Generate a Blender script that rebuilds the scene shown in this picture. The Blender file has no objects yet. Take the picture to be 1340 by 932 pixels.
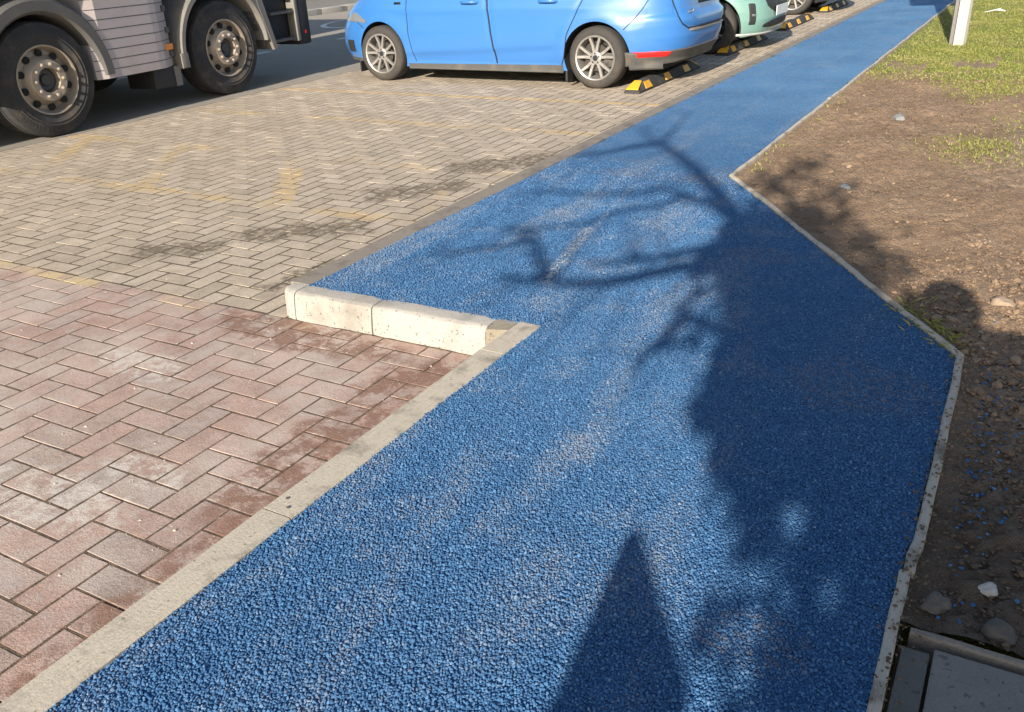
import bpy, bmesh, math, random
import numpy as np
from mathutils import Matrix, Vector
R_ = math.radians
rng = np.random.default_rng(7)
random.seed(7)
SC = bpy.context.scene
COL = SC.collection

# ------------------------------------------------------------------ camera, sky, sun, exposure
CAM_Z = 1.264
def cam_axes(p, r, yw):
    f = Vector((math.sin(yw)*math.cos(p), math.cos(yw)*math.cos(p), -math.sin(p)))
    rt = Vector((math.cos(yw), -math.sin(yw), 0)); up = rt.cross(f)
    c, s = math.cos(r), math.sin(r)
    return c*rt + s*up, -s*rt + c*up, f
RT, UP, FW = cam_axes(R_(25.18825), R_(-3.06302), R_(-30.77622))
cam = bpy.data.cameras.new('camera'); cam_o = bpy.data.objects.new('camera', cam); COL.objects.link(cam_o)
cam.sensor_width = 36; cam.sensor_fit = 'HORIZONTAL'; cam.lens = 36*1163.97/1340
cam.clip_start = 0.02; cam.clip_end = 2000
m = Matrix.Identity(4)
for i, v in enumerate((RT, UP, -FW)):
    for j in range(3): m[j][i] = v[j]
m.translation = (0, 0, CAM_Z)
cam_o.matrix_world = m
SC.camera = cam_o
def project(p):
    d = Vector(p) - Vector((0, 0, CAM_Z)); z = d.dot(FW)
    if z < 0.05: return None
    return 670 + 1163.97*d.dot(RT)/z, 466 - 1163.97*d.dot(UP)/z, z

SUN_EL = R_(23.0); SHX = -0.15                       # shadows run along (SHX, 1)
sdir = Vector((-SHX, -1, 0)).normalized()*math.cos(SUN_EL) + Vector((0, 0, math.sin(SUN_EL)))
world = bpy.data.worlds.new('World'); SC.world = world; world.use_nodes = True
wn = world.node_tree.nodes; wl = world.node_tree.links
sky = wn.new('ShaderNodeTexSky'); sky.sky_type = 'NISHITA'; sky.sun_disc = False
sky.sun_elevation = SUN_EL; sky.sun_rotation = math.atan2(sdir.x, sdir.y)
wl.new(sky.outputs[0], wn['Background'].inputs[0]); wn['Background'].inputs[1].default_value = 0.092
sun = bpy.data.lights.new('sun', 'SUN'); sun.energy = 5.0; sun.angle = R_(0.53); sun.color = (1.0, 0.91, 0.78)
sun_o = bpy.data.objects.new('sun', sun); COL.objects.link(sun_o)
sun_o.rotation_euler = sdir.to_track_quat('Z', 'Y').to_euler(); sun_o.location = (5, -30, 20)
vs = SC.view_settings; vs.view_transform = 'Standard'; vs.look = 'None'; vs.exposure = 0.92; vs.gamma = 1
vs.use_curve_mapping = False

# ------------------------------------------------------------------ helpers
def tag(o, label=None, cat=None, group=None, kind=None):
    if label: o['label'] = label
    if cat: o['category'] = cat
    if group: o['group'] = group
    if kind: o['kind'] = kind
    return o
def link(name, data, parent=None):
    o = bpy.data.objects.new(name, data); COL.objects.link(o)
    if parent: o.parent = parent
    return o
def empty(name, loc=(0, 0, 0), rz=0):
    o = link(name, None); o.location = loc; o.rotation_euler = (0, 0, rz); o.empty_display_size = 0.2
    return o
def smooth_mesh(me, ang=None):
    me.polygons.foreach_set('use_smooth', [True]*len(me.polygons))
    if ang is not None:
        try: me.set_sharp_from_angle(angle=R_(ang))
        except Exception: pass
def np_mesh(name, V, F, mats, attr=None, smooth=False):
    """V (n,3), F (m,k) numpy arrays of equal-sized faces"""
    me = bpy.data.meshes.new(name)
    n, k = F.shape
    me.vertices.add(len(V)); me.vertices.foreach_set('co', np.ascontiguousarray(V, dtype=np.float32).ravel())
    me.loops.add(n*k); me.loops.foreach_set('vertex_index', np.ascontiguousarray(F, dtype=np.int32).ravel())
    me.polygons.add(n); me.polygons.foreach_set('loop_start', np.arange(0, n*k, k, dtype=np.int32))
    if attr is not None:
        a = me.attributes.new('rnd', 'FLOAT', 'FACE'); a.data.foreach_set('value', np.asarray(attr, dtype=np.float32))
    me.polygons.foreach_set('use_smooth', np.full(n, smooth))
    me.update(calc_edges=True); me.validate()
    for mt in (mats if isinstance(mats, (list, tuple)) else [mats]): me.materials.append(mt)
    return me
class MB:
    """collects primitive shapes into one mesh"""
    def __init__(s): s.v = []; s.f = []
    def add(s, vs, fs):
        b = len(s.v); s.v += [tuple(v) for v in vs]; s.f += [tuple(b+i for i in f) for f in fs]; return s
    def box(s, x0, x1, y0, y1, z0, z1, c=0.0):
        if c <= 0:
            vs = [(x, y, z) for z in (z0, z1) for y in (y0, y1) for x in (x0, x1)]
            return s.add(vs, [(0, 2, 3, 1), (4, 5, 7, 6), (0, 1, 5, 4), (2, 6, 7, 3), (0, 4, 6, 2), (1, 3, 7, 5)])
        bm = bmesh.new(); bmesh.ops.create_cube(bm, size=1)
        for v in bm.verts: v.co = (x0+(v.co.x+.5)*(x1-x0), y0+(v.co.y+.5)*(y1-y0), z0+(v.co.z+.5)*(z1-z0))
        bmesh.ops.bevel(bm, geom=bm.edges[:], offset=c, segments=2, affect='EDGES', profile=.6)
        bm.verts.index_update()
        s.add([v.co[:] for v in bm.verts], [[v.index for v in f.verts] for f in bm.faces]); bm.free(); return s
    def prism(s, poly, axis, a, b):
        """2D polygon extruded along an axis; poly in the other two axes, in order"""
        n = len(poly)
        def P(p, t): return {'x': (t, p[0], p[1]), 'y': (p[0], t, p[1]), 'z': (p[0], p[1], t)}[axis]
        vs = [P(p, a) for p in poly] + [P(p, b) for p in poly]
        fs = [tuple(range(n))[::-1], tuple(range(n, 2*n))] + [(i, (i+1) % n, n+(i+1) % n, n+i) for i in range(n)]
        return s.add(vs, fs)
    def lathe(s, prof, axis='x', c=(0, 0, 0), n=40, closed=False):
        """prof: list of (along axis, radius)"""
        vs = []; fs = []; k = len(prof)
        for i in range(n):
            a = 2*math.pi*i/n
            for (t, r) in prof:
                p, q = r*math.cos(a), r*math.sin(a)
                vs.append({'x': (c[0]+t, c[1]+p, c[2]+q), 'y': (c[0]+p, c[1]+t, c[2]+q), 'z': (c[0]+p, c[1]+q, c[2]+t)}[axis])
        for i in range(n):
            j = (i+1) % n
            for q in range(k if closed else k-1):
                w = (q+1) % k
                fs.append((i*k+q, j*k+q, j*k+w, i*k+w))
        return s.add(vs, fs)
    def tube(s, pts, rad, n=8, cap=True):
        pts = [Vector(p) for p in pts]; rads = rad if isinstance(rad, (list, tuple)) else [rad]*len(pts)
        vs = []; fs = []
        for i, p in enumerate(pts):
            d = (pts[min(i+1, len(pts)-1)] - pts[max(i-1, 0)]).normalized()
            a = d.cross(Vector((0, 0, 1)));
            if a.length < 1e-3: a = d.cross(Vector((1, 0, 0)))
            a.normalize(); b = d.cross(a)
            for k in range(n):
                t = 2*math.pi*k/n; vs.append(p + rads[i]*(math.cos(t)*a + math.sin(t)*b))
        for i in range(len(pts)-1):
            for k in range(n): fs.append((i*n+k, i*n+(k+1) % n, (i+1)*n+(k+1) % n, (i+1)*n+k))
        if cap: fs += [tuple(range(n))[::-1], tuple((len(pts)-1)*n+k for k in range(n))]
        return s.add(vs, fs)
    def mesh(s, name, mat, smooth=None):
        me = bpy.data.meshes.new(name); me.from_pydata(s.v, [], s.f)
        bm = bmesh.new(); bm.from_mesh(me); bmesh.ops.recalc_face_normals(bm, faces=bm.faces[:]); bm.to_mesh(me); bm.free()
        for mt in (mat if isinstance(mat, (list, tuple)) else [mat]): me.materials.append(mt)
        if smooth is not None: smooth_mesh(me, smooth)
        return me
    def build(s, name, mat, parent=None, smooth=None): return link(name, s.mesh(name, mat, smooth), parent)
def pieces(name, mats_mesh, parent, n, axis, r, off, spin=True):
    """n copies of one mesh round an axle, each its own object"""
    for k in range(n):
        a = 2*math.pi*k/n + off; o = link(name, mats_mesh, parent)
        if axis == 'x': o.location = (0, r*math.cos(a), r*math.sin(a)); o.rotation_euler = (a if spin else 0, 0, 0)
        else: o.location = (r*math.cos(a), 0, r*math.sin(a)); o.rotation_euler = (0, -a if spin else 0, 0)
def copy_tree(o, parent=None):
    c = o.copy(); COL.objects.link(c); c.parent = parent
    for ch in list(o.children): copy_tree(ch, c)
    return c

# ------------------------------------------------------------------ node-material helper
class S:
    def __init__(s, g, k): s.g = g; s.k = k
    def _m(s, op, *o, clamp=False):
        n = s.g.nt.nodes.new('ShaderNodeMath'); n.operation = op; n.use_clamp = clamp
        for i, x in enumerate((s,)+o):
            if isinstance(x, S): s.g.nt.links.new(x.k, n.inputs[i])
            else: n.inputs[i].default_value = x
        return S(s.g, n.outputs[0])
    def __add__(s, o): return s._m('ADD', o)
    __radd__ = __add__
    def __sub__(s, o): return s._m('SUBTRACT', o)
    def __rsub__(s, o): return (s*-1) + o
    def __mul__(s, o): return s._m('MULTIPLY', o)
    __rmul__ = __mul__
    def __truediv__(s, o): return s._m('DIVIDE', o)
    def abs(s): return s._m('ABSOLUTE')
    def max(s, o): return s._m('MAXIMUM', o)
    def min(s, o): return s._m('MINIMUM', o)
    def fract(s): return s._m('FRACT')
    def sqrt(s): return s._m('SQRT')
    def gt(s, o): return s._m('GREATER_THAN', o)
    def step(s, a, b):
        n = s.g.nt.nodes.new('ShaderNodeMapRange'); n.interpolation_type = 'SMOOTHSTEP'
        s.g.nt.links.new(s.k, n.inputs[0]); n.inputs[1].default_value = a; n.inputs[2].default_value = b
        return S(s.g, n.outputs[0])
class G:
    def __init__(g, name, rough=0.8, metallic=0.0, spec=0.5):
        g.m = bpy.data.materials.new(name); g.m.use_nodes = True; g.nt = g.m.node_tree
        g.b = g.nt.nodes['Principled BSDF']
        g.b.inputs['Roughness'].default_value = rough; g.b.inputs['Metallic'].default_value = metallic
        g.b.inputs['Specular IOR Level'].default_value = spec
    def node(g, t): return g.nt.nodes.new(t)
    def pos(g): return S(g, g.node('ShaderNodeNewGeometry').outputs['Position'])
    def obj(g): return S(g, g.node('ShaderNodeTexCoord').outputs['Object'])
    def xyz(g, v):
        n = g.node('ShaderNodeSeparateXYZ'); g.nt.links.new(v.k, n.inputs[0]); return [S(g, n.outputs[i]) for i in range(3)]
    def rnd(g):
        o = g.node('ShaderNodeObjectInfo'); a = g.node('ShaderNodeAttribute'); a.attribute_name = 'rnd'
        return (S(g, o.outputs['Random']) + S(g, a.outputs['Fac'])).fract()
    def scale(g, v, sc):
        n = g.node('ShaderNodeVectorMath'); n.operation = 'MULTIPLY'; g.nt.links.new(v.k, n.inputs[0]); n.inputs[1].default_value = sc
        return S(g, n.outputs[0])
    def shift(g, v, s):
        n = g.node('ShaderNodeVectorMath'); n.operation = 'ADD'; g.nt.links.new(v.k, n.inputs[0]); g.nt.links.new(s.k, n.inputs[1]); return S(g, n.outputs[0])
    def noise(g, v, scale, detail=3, rough=.55, dist=0):
        n = g.node('ShaderNodeTexNoise'); g.nt.links.new(v.k, n.inputs['Vector']); n.inputs['Scale'].default_value = scale
        n.inputs['Detail'].default_value = detail; n.inputs['Roughness'].default_value = rough; n.inputs['Distortion'].default_value = dist
        return S(g, n.outputs[0])
    def voro(g, v, scale, feature='F1', out=0, rnd=1.0):
        n = g.node('ShaderNodeTexVoronoi'); n.feature = feature; g.nt.links.new(v.k, n.inputs['Vector']); n.inputs['Scale'].default_value = scale
        n.inputs['Randomness'].default_value = rnd
        return S(g, n.outputs[out])
    def ramp(g, f, stops, interp='LINEAR'):
        n = g.node('ShaderNodeValToRGB'); r = n.color_ramp; r.interpolation = interp
        while len(r.elements) < len(stops): r.elements.new(.5)
        for e, (p, c) in zip(r.elements, stops): e.position = p; e.color = (*c, 1)
        g.nt.links.new(f.k, n.inputs[0]); return S(g, n.outputs[0])
    def mix(g, f, a, b, mode='MIX'):
        n = g.node('ShaderNodeMix'); n.data_type = 'RGBA'; n.blend_type = mode
        for i, x in ((0, f), (6, a), (7, b)):
            if isinstance(x, S): g.nt.links.new(x.k, n.inputs[i])
            elif isinstance(x, tuple): n.inputs[i].default_value = (*x, 1)
            else: n.inputs[i].default_value = x
        return S(g, n.outputs[2])
    def gain(g, col, f):   # multiply a colour by a scalar
        n = g.node('ShaderNodeVectorMath'); n.operation = 'SCALE'; g.nt.links.new(col.k, n.inputs[0])
        if isinstance(f, S): g.nt.links.new(f.k, n.inputs[3])
        else: n.inputs[3].default_value = f
        return S(g, n.outputs[0])
    def color(g, c):
        if isinstance(c, S): g.nt.links.new(c.k, g.b.inputs['Base Color'])
        else: g.b.inputs['Base Color'].default_value = (*c, 1)
        return g
    def rough(g, r):
        if isinstance(r, S): g.nt.links.new(r.k, g.b.inputs['Roughness'])
        else: g.b.inputs['Roughness'].default_value = r
        return g
    def bump(g, h, dist=.01, strength=1.0):
        n = g.node('ShaderNodeBump'); n.inputs['Distance'].default_value = dist; n.inputs['Strength'].default_value = strength
        g.nt.links.new(h.k, n.inputs['Height']); g.nt.links.new(n.outputs[0], g.b.inputs['Normal']); return g
def blob(g, px, py, cx, cy, rx, ry, wob):
    """1 inside a wobbly ellipse"""
    d = (((px-cx)*(1/rx))*((px-cx)*(1/rx)) + ((py-cy)*(1/ry))*((py-cy)*(1/ry))).sqrt() + wob
    return 1.0 - d.step(.75, 1.15)
def seg_dist(g, px, py, x0, y0, x1, y1):
    L = math.hypot(x1-x0, y1-y0); ux, uy = (x1-x0)/L, (y1-y0)/L
    t = (px-x0)*ux + (py-y0)*uy
    e = ((px-x0)*uy - (py-y0)*ux).abs()
    return e.max((t*-1)).max(t-L)
def simple(name, col, rough=.6, metallic=0, var=.15, scale=30, bump=0, spec=.5, dirt=None, coat=0):
    g = G(name, rough, metallic, spec); p = g.obj()
    n = g.noise(p, scale, 4)
    c = g.mix(n, tuple(x*(1-var) for x in col), tuple(min(1, x*(1+var)) for x in col))
    if dirt:
        n2 = g.noise(p, 5, 6, .65); c = g.mix(n2.step(.45, .75)*dirt[1], c, dirt[0])
    g.color(c)
    if bump: g.bump(n, bump)
    if coat: g.b.inputs['Coat Weight'].default_value = coat; g.b.inputs['Coat Roughness'].default_value = .04
    return g.m
M = {}
ico = bmesh.new(); bmesh.ops.create_icosphere(ico, subdivisions=1, radius=1); ico.verts.index_update()
IV = np.array([v.co[:] for v in ico.verts]); IF = np.array([[v.index for v in f.verts] for f in ico.faces]); ico.free()
def lumps(X, Y, Z, r, name, mat, flat=.6, rough=.28):
    n = len(X); V = IV[None]*(1+rng.normal(0, rough, (n, len(IV), 1)).clip(-.45, .6))*r[:, None, None]
    V = V*np.stack([rng.uniform(.7, 1.3, n), rng.uniform(.7, 1.3, n), rng.uniform(flat*.7, flat*1.3, n)], -1)[:, None]
    a = rng.uniform(0, 6.28, n); c, s = np.cos(a)[:, None], np.sin(a)[:, None]
    V = np.stack([V[..., 0]*c-V[..., 1]*s, V[..., 0]*s+V[..., 1]*c, V[..., 2]], -1) + np.stack([X, Y, Z], -1)[:, None]
    F = (IF[None]+len(IV)*np.arange(n)[:, None, None]).reshape(-1, 3)
    return np_mesh(name, V.reshape(-1, 3), F, mat, attr=np.repeat(rng.random(n), len(IF)))
def in_view_early(X, Y, Z):
    D = np.stack([X, Y, np.full_like(X, Z-CAM_Z)], -1); d = D @ np.array(FW)
    px = 670+1163.97*(D @ np.array(RT))/d; py = 466-1163.97*(D @ np.array(UP))/d
    return (d > .1) & (px > -40) & (px < 1380) & (py > -20) & (py < 960)
M['grit'] = simple('grit', (.45, .39, .31), .9, var=.3, scale=80)

# ---- paving bricks
ZB = -0.116                                        # level of the paving and the road; the path is at 0
def brick_mat(name, stops, red):
    g = G(name, .85); p = g.pos(); x, y, z = g.xyz(p); r = g.rnd()
    base = g.ramp(r, stops)
    n1 = g.noise(p, 9, 4, .6); n2 = g.noise(p, 160, 3, .7); n3 = g.noise(p, 30, 5, .65); n4 = g.noise(p, 2.2, 5, .6)
    col = g.gain(base, (n1*.55 + .5)*(n2*1.3 + .35)*(g.noise(p, 420, 2, .7)*.7 + .65))
    wob = (g.noise(p, 6, 6, .68)-.5)*1.5
    if red:
        grey = g.mix(n3, (.48, .41, .365), (.31, .265, .245))
        col = g.mix((g.noise(p, 7.5, 7, .78)).step(.46, .62)*.6, col, grey)
        col = g.mix(g.noise(p, 16, 6, .75).step(.56, .66)*.5, col, (.24, .17, .14))
        col = g.mix(n4.step(.40, .62)*.35, col, (.54, .455, .385))
        # pale worn splashes
        pal = blob(g, x, y, -2.28, 1.16, .33, .13, wob).max(blob(g, x, y, -2.1, 1.38, .16, .07, wob)).max(blob(g, x, y, -2.75, 1.9, .25, .1, wob))
        col = g.mix(pal*n3.step(.42, .6)*.75, col, (.52, .47, .41))
        # damp, dark rust coloured strip beside the board and by the kerb
        wet = blob(g, x, y, -1.52, .95, .2, 1.0, wob*.9).max(blob(g, x, y, -1.58, 2.15, .3, .3, wob)).max(blob(g, x, y, -2.35, 2.36, .55, .13, wob)).max(blob(g, x, y, -1.72, 1.72, .16, .45, wob))
        wet = wet*g.noise(p, 13, 7, .75).step(.42, .54)
        col = g.mix(wet*.8, col, g.mix(n3, (.13, .065, .042), (.24, .12, .075)))
        yl = (1.0-(y-2.46).abs().step(.05, .11))*((x+2.3)*-1).step(0, .3)*n4.step(.42, .6)
        col = g.mix(yl*.55, col, (.55, .42, .16))
        speck = g.noise(p, 300, 2, .7).step(.64, .70)
        col = g.mix(speck*.55, col, (.62, .54, .44))
    else:
        col = g.mix(n4.step(.5, .8)*.3, col, (.20, .165, .115))
        dk = None
        for (xa, ya, xb, yb, w_) in ((-3.2, 5.02, -2.82, 5.36, .24), (-3.35, 4.25, -3.1, 4.5, .17), (-3.5, 3.32, -3.15, 3.6, .17), (-3.85, 2.9, -3.6, 3.05, .13), (-2.78, 4.3, -2.74, 5.9, .05), (-2.85, 2.75, -2.72, 3.5, .08)):
            d_ = 1.0-(seg_dist(g, x, y, xa, ya, xb, yb)+(g.noise(p, 7, 7, .75)-.5)*.5).step(w_*.5, w_)
            dk = d_ if dk is None else dk.max(d_)
        dk = dk*g.noise(p, 24, 6, .75).step(.38, .52)
        col = g.mix(dk*.85, col, g.mix(n3, (.085, .062, .038), (.17, .13, .085)))
        # yellow bay lines, worn off unevenly
        worn = n3.step(.36, .56)
        ln = (1.0-(y-7.49).abs().step(.035, .05))*worn.max(.55)
        fade = g.noise(p, 1.7, 4, .6).step(.42, .62)*worn
        f2 = (1.0-(y-4.90).abs().step(.06, .09)).max(1.0-(y-3.80).abs().step(.05, .08)).max(1.0-(y-6.2).abs().step(.05, .08))
        for x0 in (-7.0, -5.88, -4.66, -3.5):
            f2 = f2.max((1.0-seg_dist(g, x, y, x0, 4.9, x0+.84, 3.8).step(.06, .09)))
        f2 = f2*fade*(1.0-(y-2.7).step(3.6, 3.7))
        col = g.mix(ln*.8, col, (.55, .36, .13)); col = g.mix(f2*.62, col, (.52, .35, .13))
        wl_ = (1.0-(y-10.1).abs().step(.03, .045)).max(1.0-(y-12.68).abs().step(.03, .045)).max(1.0-(y-15.26).abs().step(.03, .045)).max(1.0-(y-17.8).abs().step(.03, .045))
        col = g.mix(wl_*worn.max(.4)*.9, col, (.62, .58, .50))
    g.color(col); g.rough(g.mix(n3, (.75,)*3, (.95,)*3)); g.bump(n2 + n3*.7, .0028, .9)
    return g.m
M['brick_red'] = brick_mat('red_brick', [(0, (.42, .275, .22)), (.25, (.47, .315, .255)), (.45, (.395, .29, .24)), (.6, (.49, .345, .285)), (.75, (.42, .30, .25)), (.9, (.385, .315, .27)), (1, (.46, .315, .25))], True)
M['brick_grey'] = brick_mat('buff_brick', [(0, (.44, .36, .27)), (.3, (.53, .44, .34)), (.6, (.48, .395, .30)), (.8, (.57, .475, .37)), (1, (.43, .355, .27))], False)
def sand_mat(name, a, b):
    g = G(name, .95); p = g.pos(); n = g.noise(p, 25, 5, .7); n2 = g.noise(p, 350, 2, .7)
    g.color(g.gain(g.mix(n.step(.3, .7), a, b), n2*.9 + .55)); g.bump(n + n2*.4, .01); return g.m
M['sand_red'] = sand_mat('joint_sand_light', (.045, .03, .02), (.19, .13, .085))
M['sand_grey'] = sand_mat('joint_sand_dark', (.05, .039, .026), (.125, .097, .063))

# ---- blue path surface (base sheet and granules share one colouring)
def path_mat(name, granule):
    g = G(name, .85, spec=.12); p = g.pos(); x, y, z = g.xyz(p)
    big = g.noise(p, 1.1, 4, .55); mid = g.noise(p, 4.5, 5, .62); fine = g.noise(p, 45, 4, .7)
    r = g.rnd() if granule else g.voro(p, 110, out=1)
    rr = r if granule else g.xyz(r)[0]
    col = g.ramp(rr, [(0, (.028, .088, .20)), (.35, (.042, .118, .25)), (.7, (.058, .146, .288)), (.96, (.07, .175, .335)), (1, (.13, .22, .35))])
    # dry dust trodden over the surface: streaks along the walking line and patches
    st = g.noise(g.scale(p, (2.2, .55, 1)), 2.0, 5, .6, .6)
    dust = (st.step(.44, .72)*.50 + mid.step(.48, .74)*.42 + .07)
    dust = dust*(1.0-((x+.75).step(0, .5))*.75)
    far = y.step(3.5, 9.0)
    r2 = (rr*17.31).fract(); dm = (dust*1.1-r2*.9+fine*.3-.12).step(0, .3)
    col = g.mix(dm*.22 + dust*.12, col, (.36, .345, .315))
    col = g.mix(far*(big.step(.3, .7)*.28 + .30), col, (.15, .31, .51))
    wob = (mid-.5)*1.2
    rust = blob(g, x, y, -1.2, 5.0, .35, .16, wob).max(blob(g, x, y, -1.7, 4.75, .5, .12, wob)).max(blob(g, x, y, -.32, 2.55, .22, .2, wob)).max(blob(g, x, y, -.9, 3.6, .16, .1, wob)).max(blob(g, x, y, -.3, 1.36, .12, .09, wob))
    col = g.mix(rust*fine.step(.45, .62)*.32, col, (.26, .19, .12))
    sc = (1.0-seg_dist(g, x, y, -1.60, 2.98, -1.735, 3.68).step(.005, .045)).max(.35*(1.0-seg_dist(g, x, y, -1.70, 3.6, -1.85, 4.5).step(.002, .03)))
    col = g.mix(sc*fine.step(.44, .60)*.6, col, (.52, .50, .45))
    sp = g.voro(p, 6.0).step(.055, .02)
    col = g.mix(sp*.0, col, (.7, .65, .55))
    g.color(col)
    if granule: g.bump(fine, .0015)
    else:
        gr = g.voro(p, 105); h = (gr*gr)*-1.0
        n2 = g.noise(p, 60, 3, .6)
        g.bump(h*1.2 + n2*.35, .007, .8)
    return g.m
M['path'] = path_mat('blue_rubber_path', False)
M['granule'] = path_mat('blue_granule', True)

# ---- timber, concrete, soil, grass, asphalt
def timber_mat(name, a, b, dark):
    g = G(name, .85); p = g.pos(); n = g.noise(g.scale(p, (60, 2.5, 60)), 3, 5, .6); n2 = g.noise(p, 7, 5, .65); n3 = g.noise(p, 120, 3, .7)
    c = g.mix(n, a, b); c = g.mix(n2.step(.48, .68)*.8, c, dark); c = g.mix(g.noise(p, 55, 3).step(.66, .72)*.6, c, (.08, .06, .045))
    g.color(g.gain(c, n3*.5 + .75)); g.bump(n + n3*.5, .003); return g.m
M['timber'] = timber_mat('weathered_timber', (.37, .32, .25), (.51, .45, .36), (.18, .155, .12))
M['timber_dark'] = timber_mat('dark_edge', (.185, .155, .125), (.25, .215, .175), (.12, .10, .085))  # darker brown tone for the left path edge and the slab board
M['timber_thin'] = timber_mat('dusty_timber', (.40, .345, .27), (.54, .47, .375), (.14, .108, .078))
def concrete(name, a, b, d, ds=.5):
    g = G(name, .85); p = g.pos(); n = g.noise(p, 12, 6, .65); n2 = g.noise(p, 3.0, 5, .6); n3 = g.noise(p, 260, 2, .7)
    c = g.mix(n, a, b); c = g.mix(n2.step(.48, .7)*ds, c, d); pit = g.noise(p, 75, 3, .6).step(.36, .30)
    c = g.mix(pit*.5, c, d); g.color(g.gain(c, n3*.5 + .75)); g.bump(n3*.4 + n*1.2 - pit*.8, .006); return g.m
M['kerb'] = concrete('kerb_concrete', (.32, .295, .26), (.42, .39, .35), (.19, .17, .14), .75)
M['mortar'] = concrete('mortar', (.21, .18, .135), (.27, .235, .18), (.15, .125, .09))
M['slab'] = concrete('slab_concrete', (.15, .137, .12), (.23, .21, .185), (.085, .075, .065))
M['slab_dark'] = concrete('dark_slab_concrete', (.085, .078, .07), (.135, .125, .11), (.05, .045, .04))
g = G('asphalt', .9); p = g.pos(); n = g.noise(p, 280, 3, .8); n2 = g.noise(p, 1.3, 5, .6)
g.color(g.gain(g.mix(n2, (.25, .22, .185), (.33, .295, .245)), n*1.1 + .45)); g.bump(n, .006); M['asphalt'] = g.m
M['road_paint'] = simple('road_paint', (.62, .60, .57), .7, var=.25, scale=40)
g = G('soil', .95); p = g.pos(); x, y, z = g.xyz(p)
n = g.noise(p, 3.0, 6, .65); n2 = g.noise(p, 40, 5, .75); n3 = g.noise(p, 260, 2, .8)
c = g.mix(n.step(.3, .7), (.27, .175, .107), (.385, .262, .168)); c = g.mix(n2.step(.62, .75)*.6, c, (.42, .32, .225)); c = g.mix(n2.step(.46, .32)*.75, c, (.12, .078, .048))
c = g.mix(((y-4.6).step(0, 1.2)*(1.0-(y-4.6).step(1.6, 3.2))*(x+.2).step(-.2, .5))*n2.step(.4, .6)*.6, c, (.47, .42, .34))
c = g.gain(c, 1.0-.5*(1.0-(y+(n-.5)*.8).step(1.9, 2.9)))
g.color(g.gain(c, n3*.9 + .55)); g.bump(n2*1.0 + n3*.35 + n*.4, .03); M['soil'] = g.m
g = G('clod', .95); p = g.pos(); r = g.rnd(); n = g.noise(p, 90, 4, .7)
c = g.ramp(r, [(0, (.16, .104, .064)), (.4, (.215, .143, .09)), (.75, (.265, .18, .115)), (.994, (.30, .208, .136)), (1, (.48, .41, .33))])
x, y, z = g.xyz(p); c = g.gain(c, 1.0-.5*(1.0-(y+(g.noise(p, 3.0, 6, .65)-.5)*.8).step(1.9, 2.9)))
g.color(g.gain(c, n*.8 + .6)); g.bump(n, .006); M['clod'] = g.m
g = G('grass_blade', .7); r = g.rnd(); p = g.pos(); n = g.noise(p, 1.4, 4, .6)
c = g.ramp(r, [(0, (.12, .15, .022)), (.35, (.155, .18, .028)), (.65, (.19, .20, .036)), (.85, (.24, .225, .06)), (1, (.29, .245, .10))])
g.color(g.mix(n.step(.45, .7)*.5, c, (.30, .26, .10))); M['grass'] = g.m
g = G('turf_soil', .95); p = g.pos(); n = g.noise(p, 4, 5, .65); n2 = g.noise(p, 70, 4, .75)
g.color(g.gain(g.mix(n.step(.35, .65), (.16, .20, .035), (.22, .215, .06)), n2*.9+.55)); g.bump(n2, .03); M['turf'] = g.m

# ------------------------------------------------------------------ ground and road
def sheet(name, x0, x1, y0, y1, z, mat, nx=1, ny=1, kind='structure', parent=None, zf=None):
    xs = np.linspace(x0, x1, nx+1); ys = np.linspace(y0, y1, ny+1)
    X, Y = np.meshgrid(xs, ys); Z = np.full_like(X, z) if zf is None else zf(X, Y)
    V = np.stack([X, Y, Z], -1).reshape(-1, 3)
    i = np.arange(ny)[:, None]*(nx+1) + np.arange(nx)[None]; i = i.ravel()
    F = np.stack([i, i+1, i+nx+2, i+nx+1], 1)
    o = link(name, np_mesh(name, V, F, mat, smooth=nx > 1), parent)
    if kind and not parent: o['kind'] = kind
    return o
tag(sheet('ground', -400, 400, -300, 600, -.30, M['turf']), 'bare ground under the car park')
road = sheet('road', -14.45, -7.28, -60, 200, ZB-.002, M['asphalt'])
mb = MB()
for y0 in np.arange(-8, 90, 5.0): mb.box(-10.2, -10.08, y0, y0+3.4, ZB+.001, ZB+.0035)
mb.build('lane_line', M['road_paint'], road)
mb = MB()
for (ra, rb) in ((1.9, 2.05),):                      # worn roundel outline painted on the carriageway
    n = 48
    for k in range(n):
        a0, a1 = 2*math.pi*k/n, 2*math.pi*(k+1)/n
        q = [(-11.6+.75*rr*math.cos(a), 15.6+1.25*rr*math.sin(a), ZB+.003) for rr, a in ((ra*.75, a0), (rb*.75, a0), (rb*.75, a1), (ra*.75, a1))]
        mb.add(q, [(0, 1, 2, 3)])
mb.build('painted_roundel', M['road_paint'], road)
foot = MB().box(-40, -14.72, -60, 200, -.28, .0).build('footway', M['slab'], None); foot['kind'] = 'structure'
kb = empty('roadside_kerb', (-14.58, 16, ZB)); tag(kb, 'long pale concrete kerb on the far side of the road', 'kerb')
for k, y0 in enumerate(np.arange(-3.0, 14.0, .915)): MB().box(-.132, .128, y0, y0+.905, -.1, .118+.004*(k % 2), .012).build('kerb_stone', M['kerb'], kb, 40)

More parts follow.
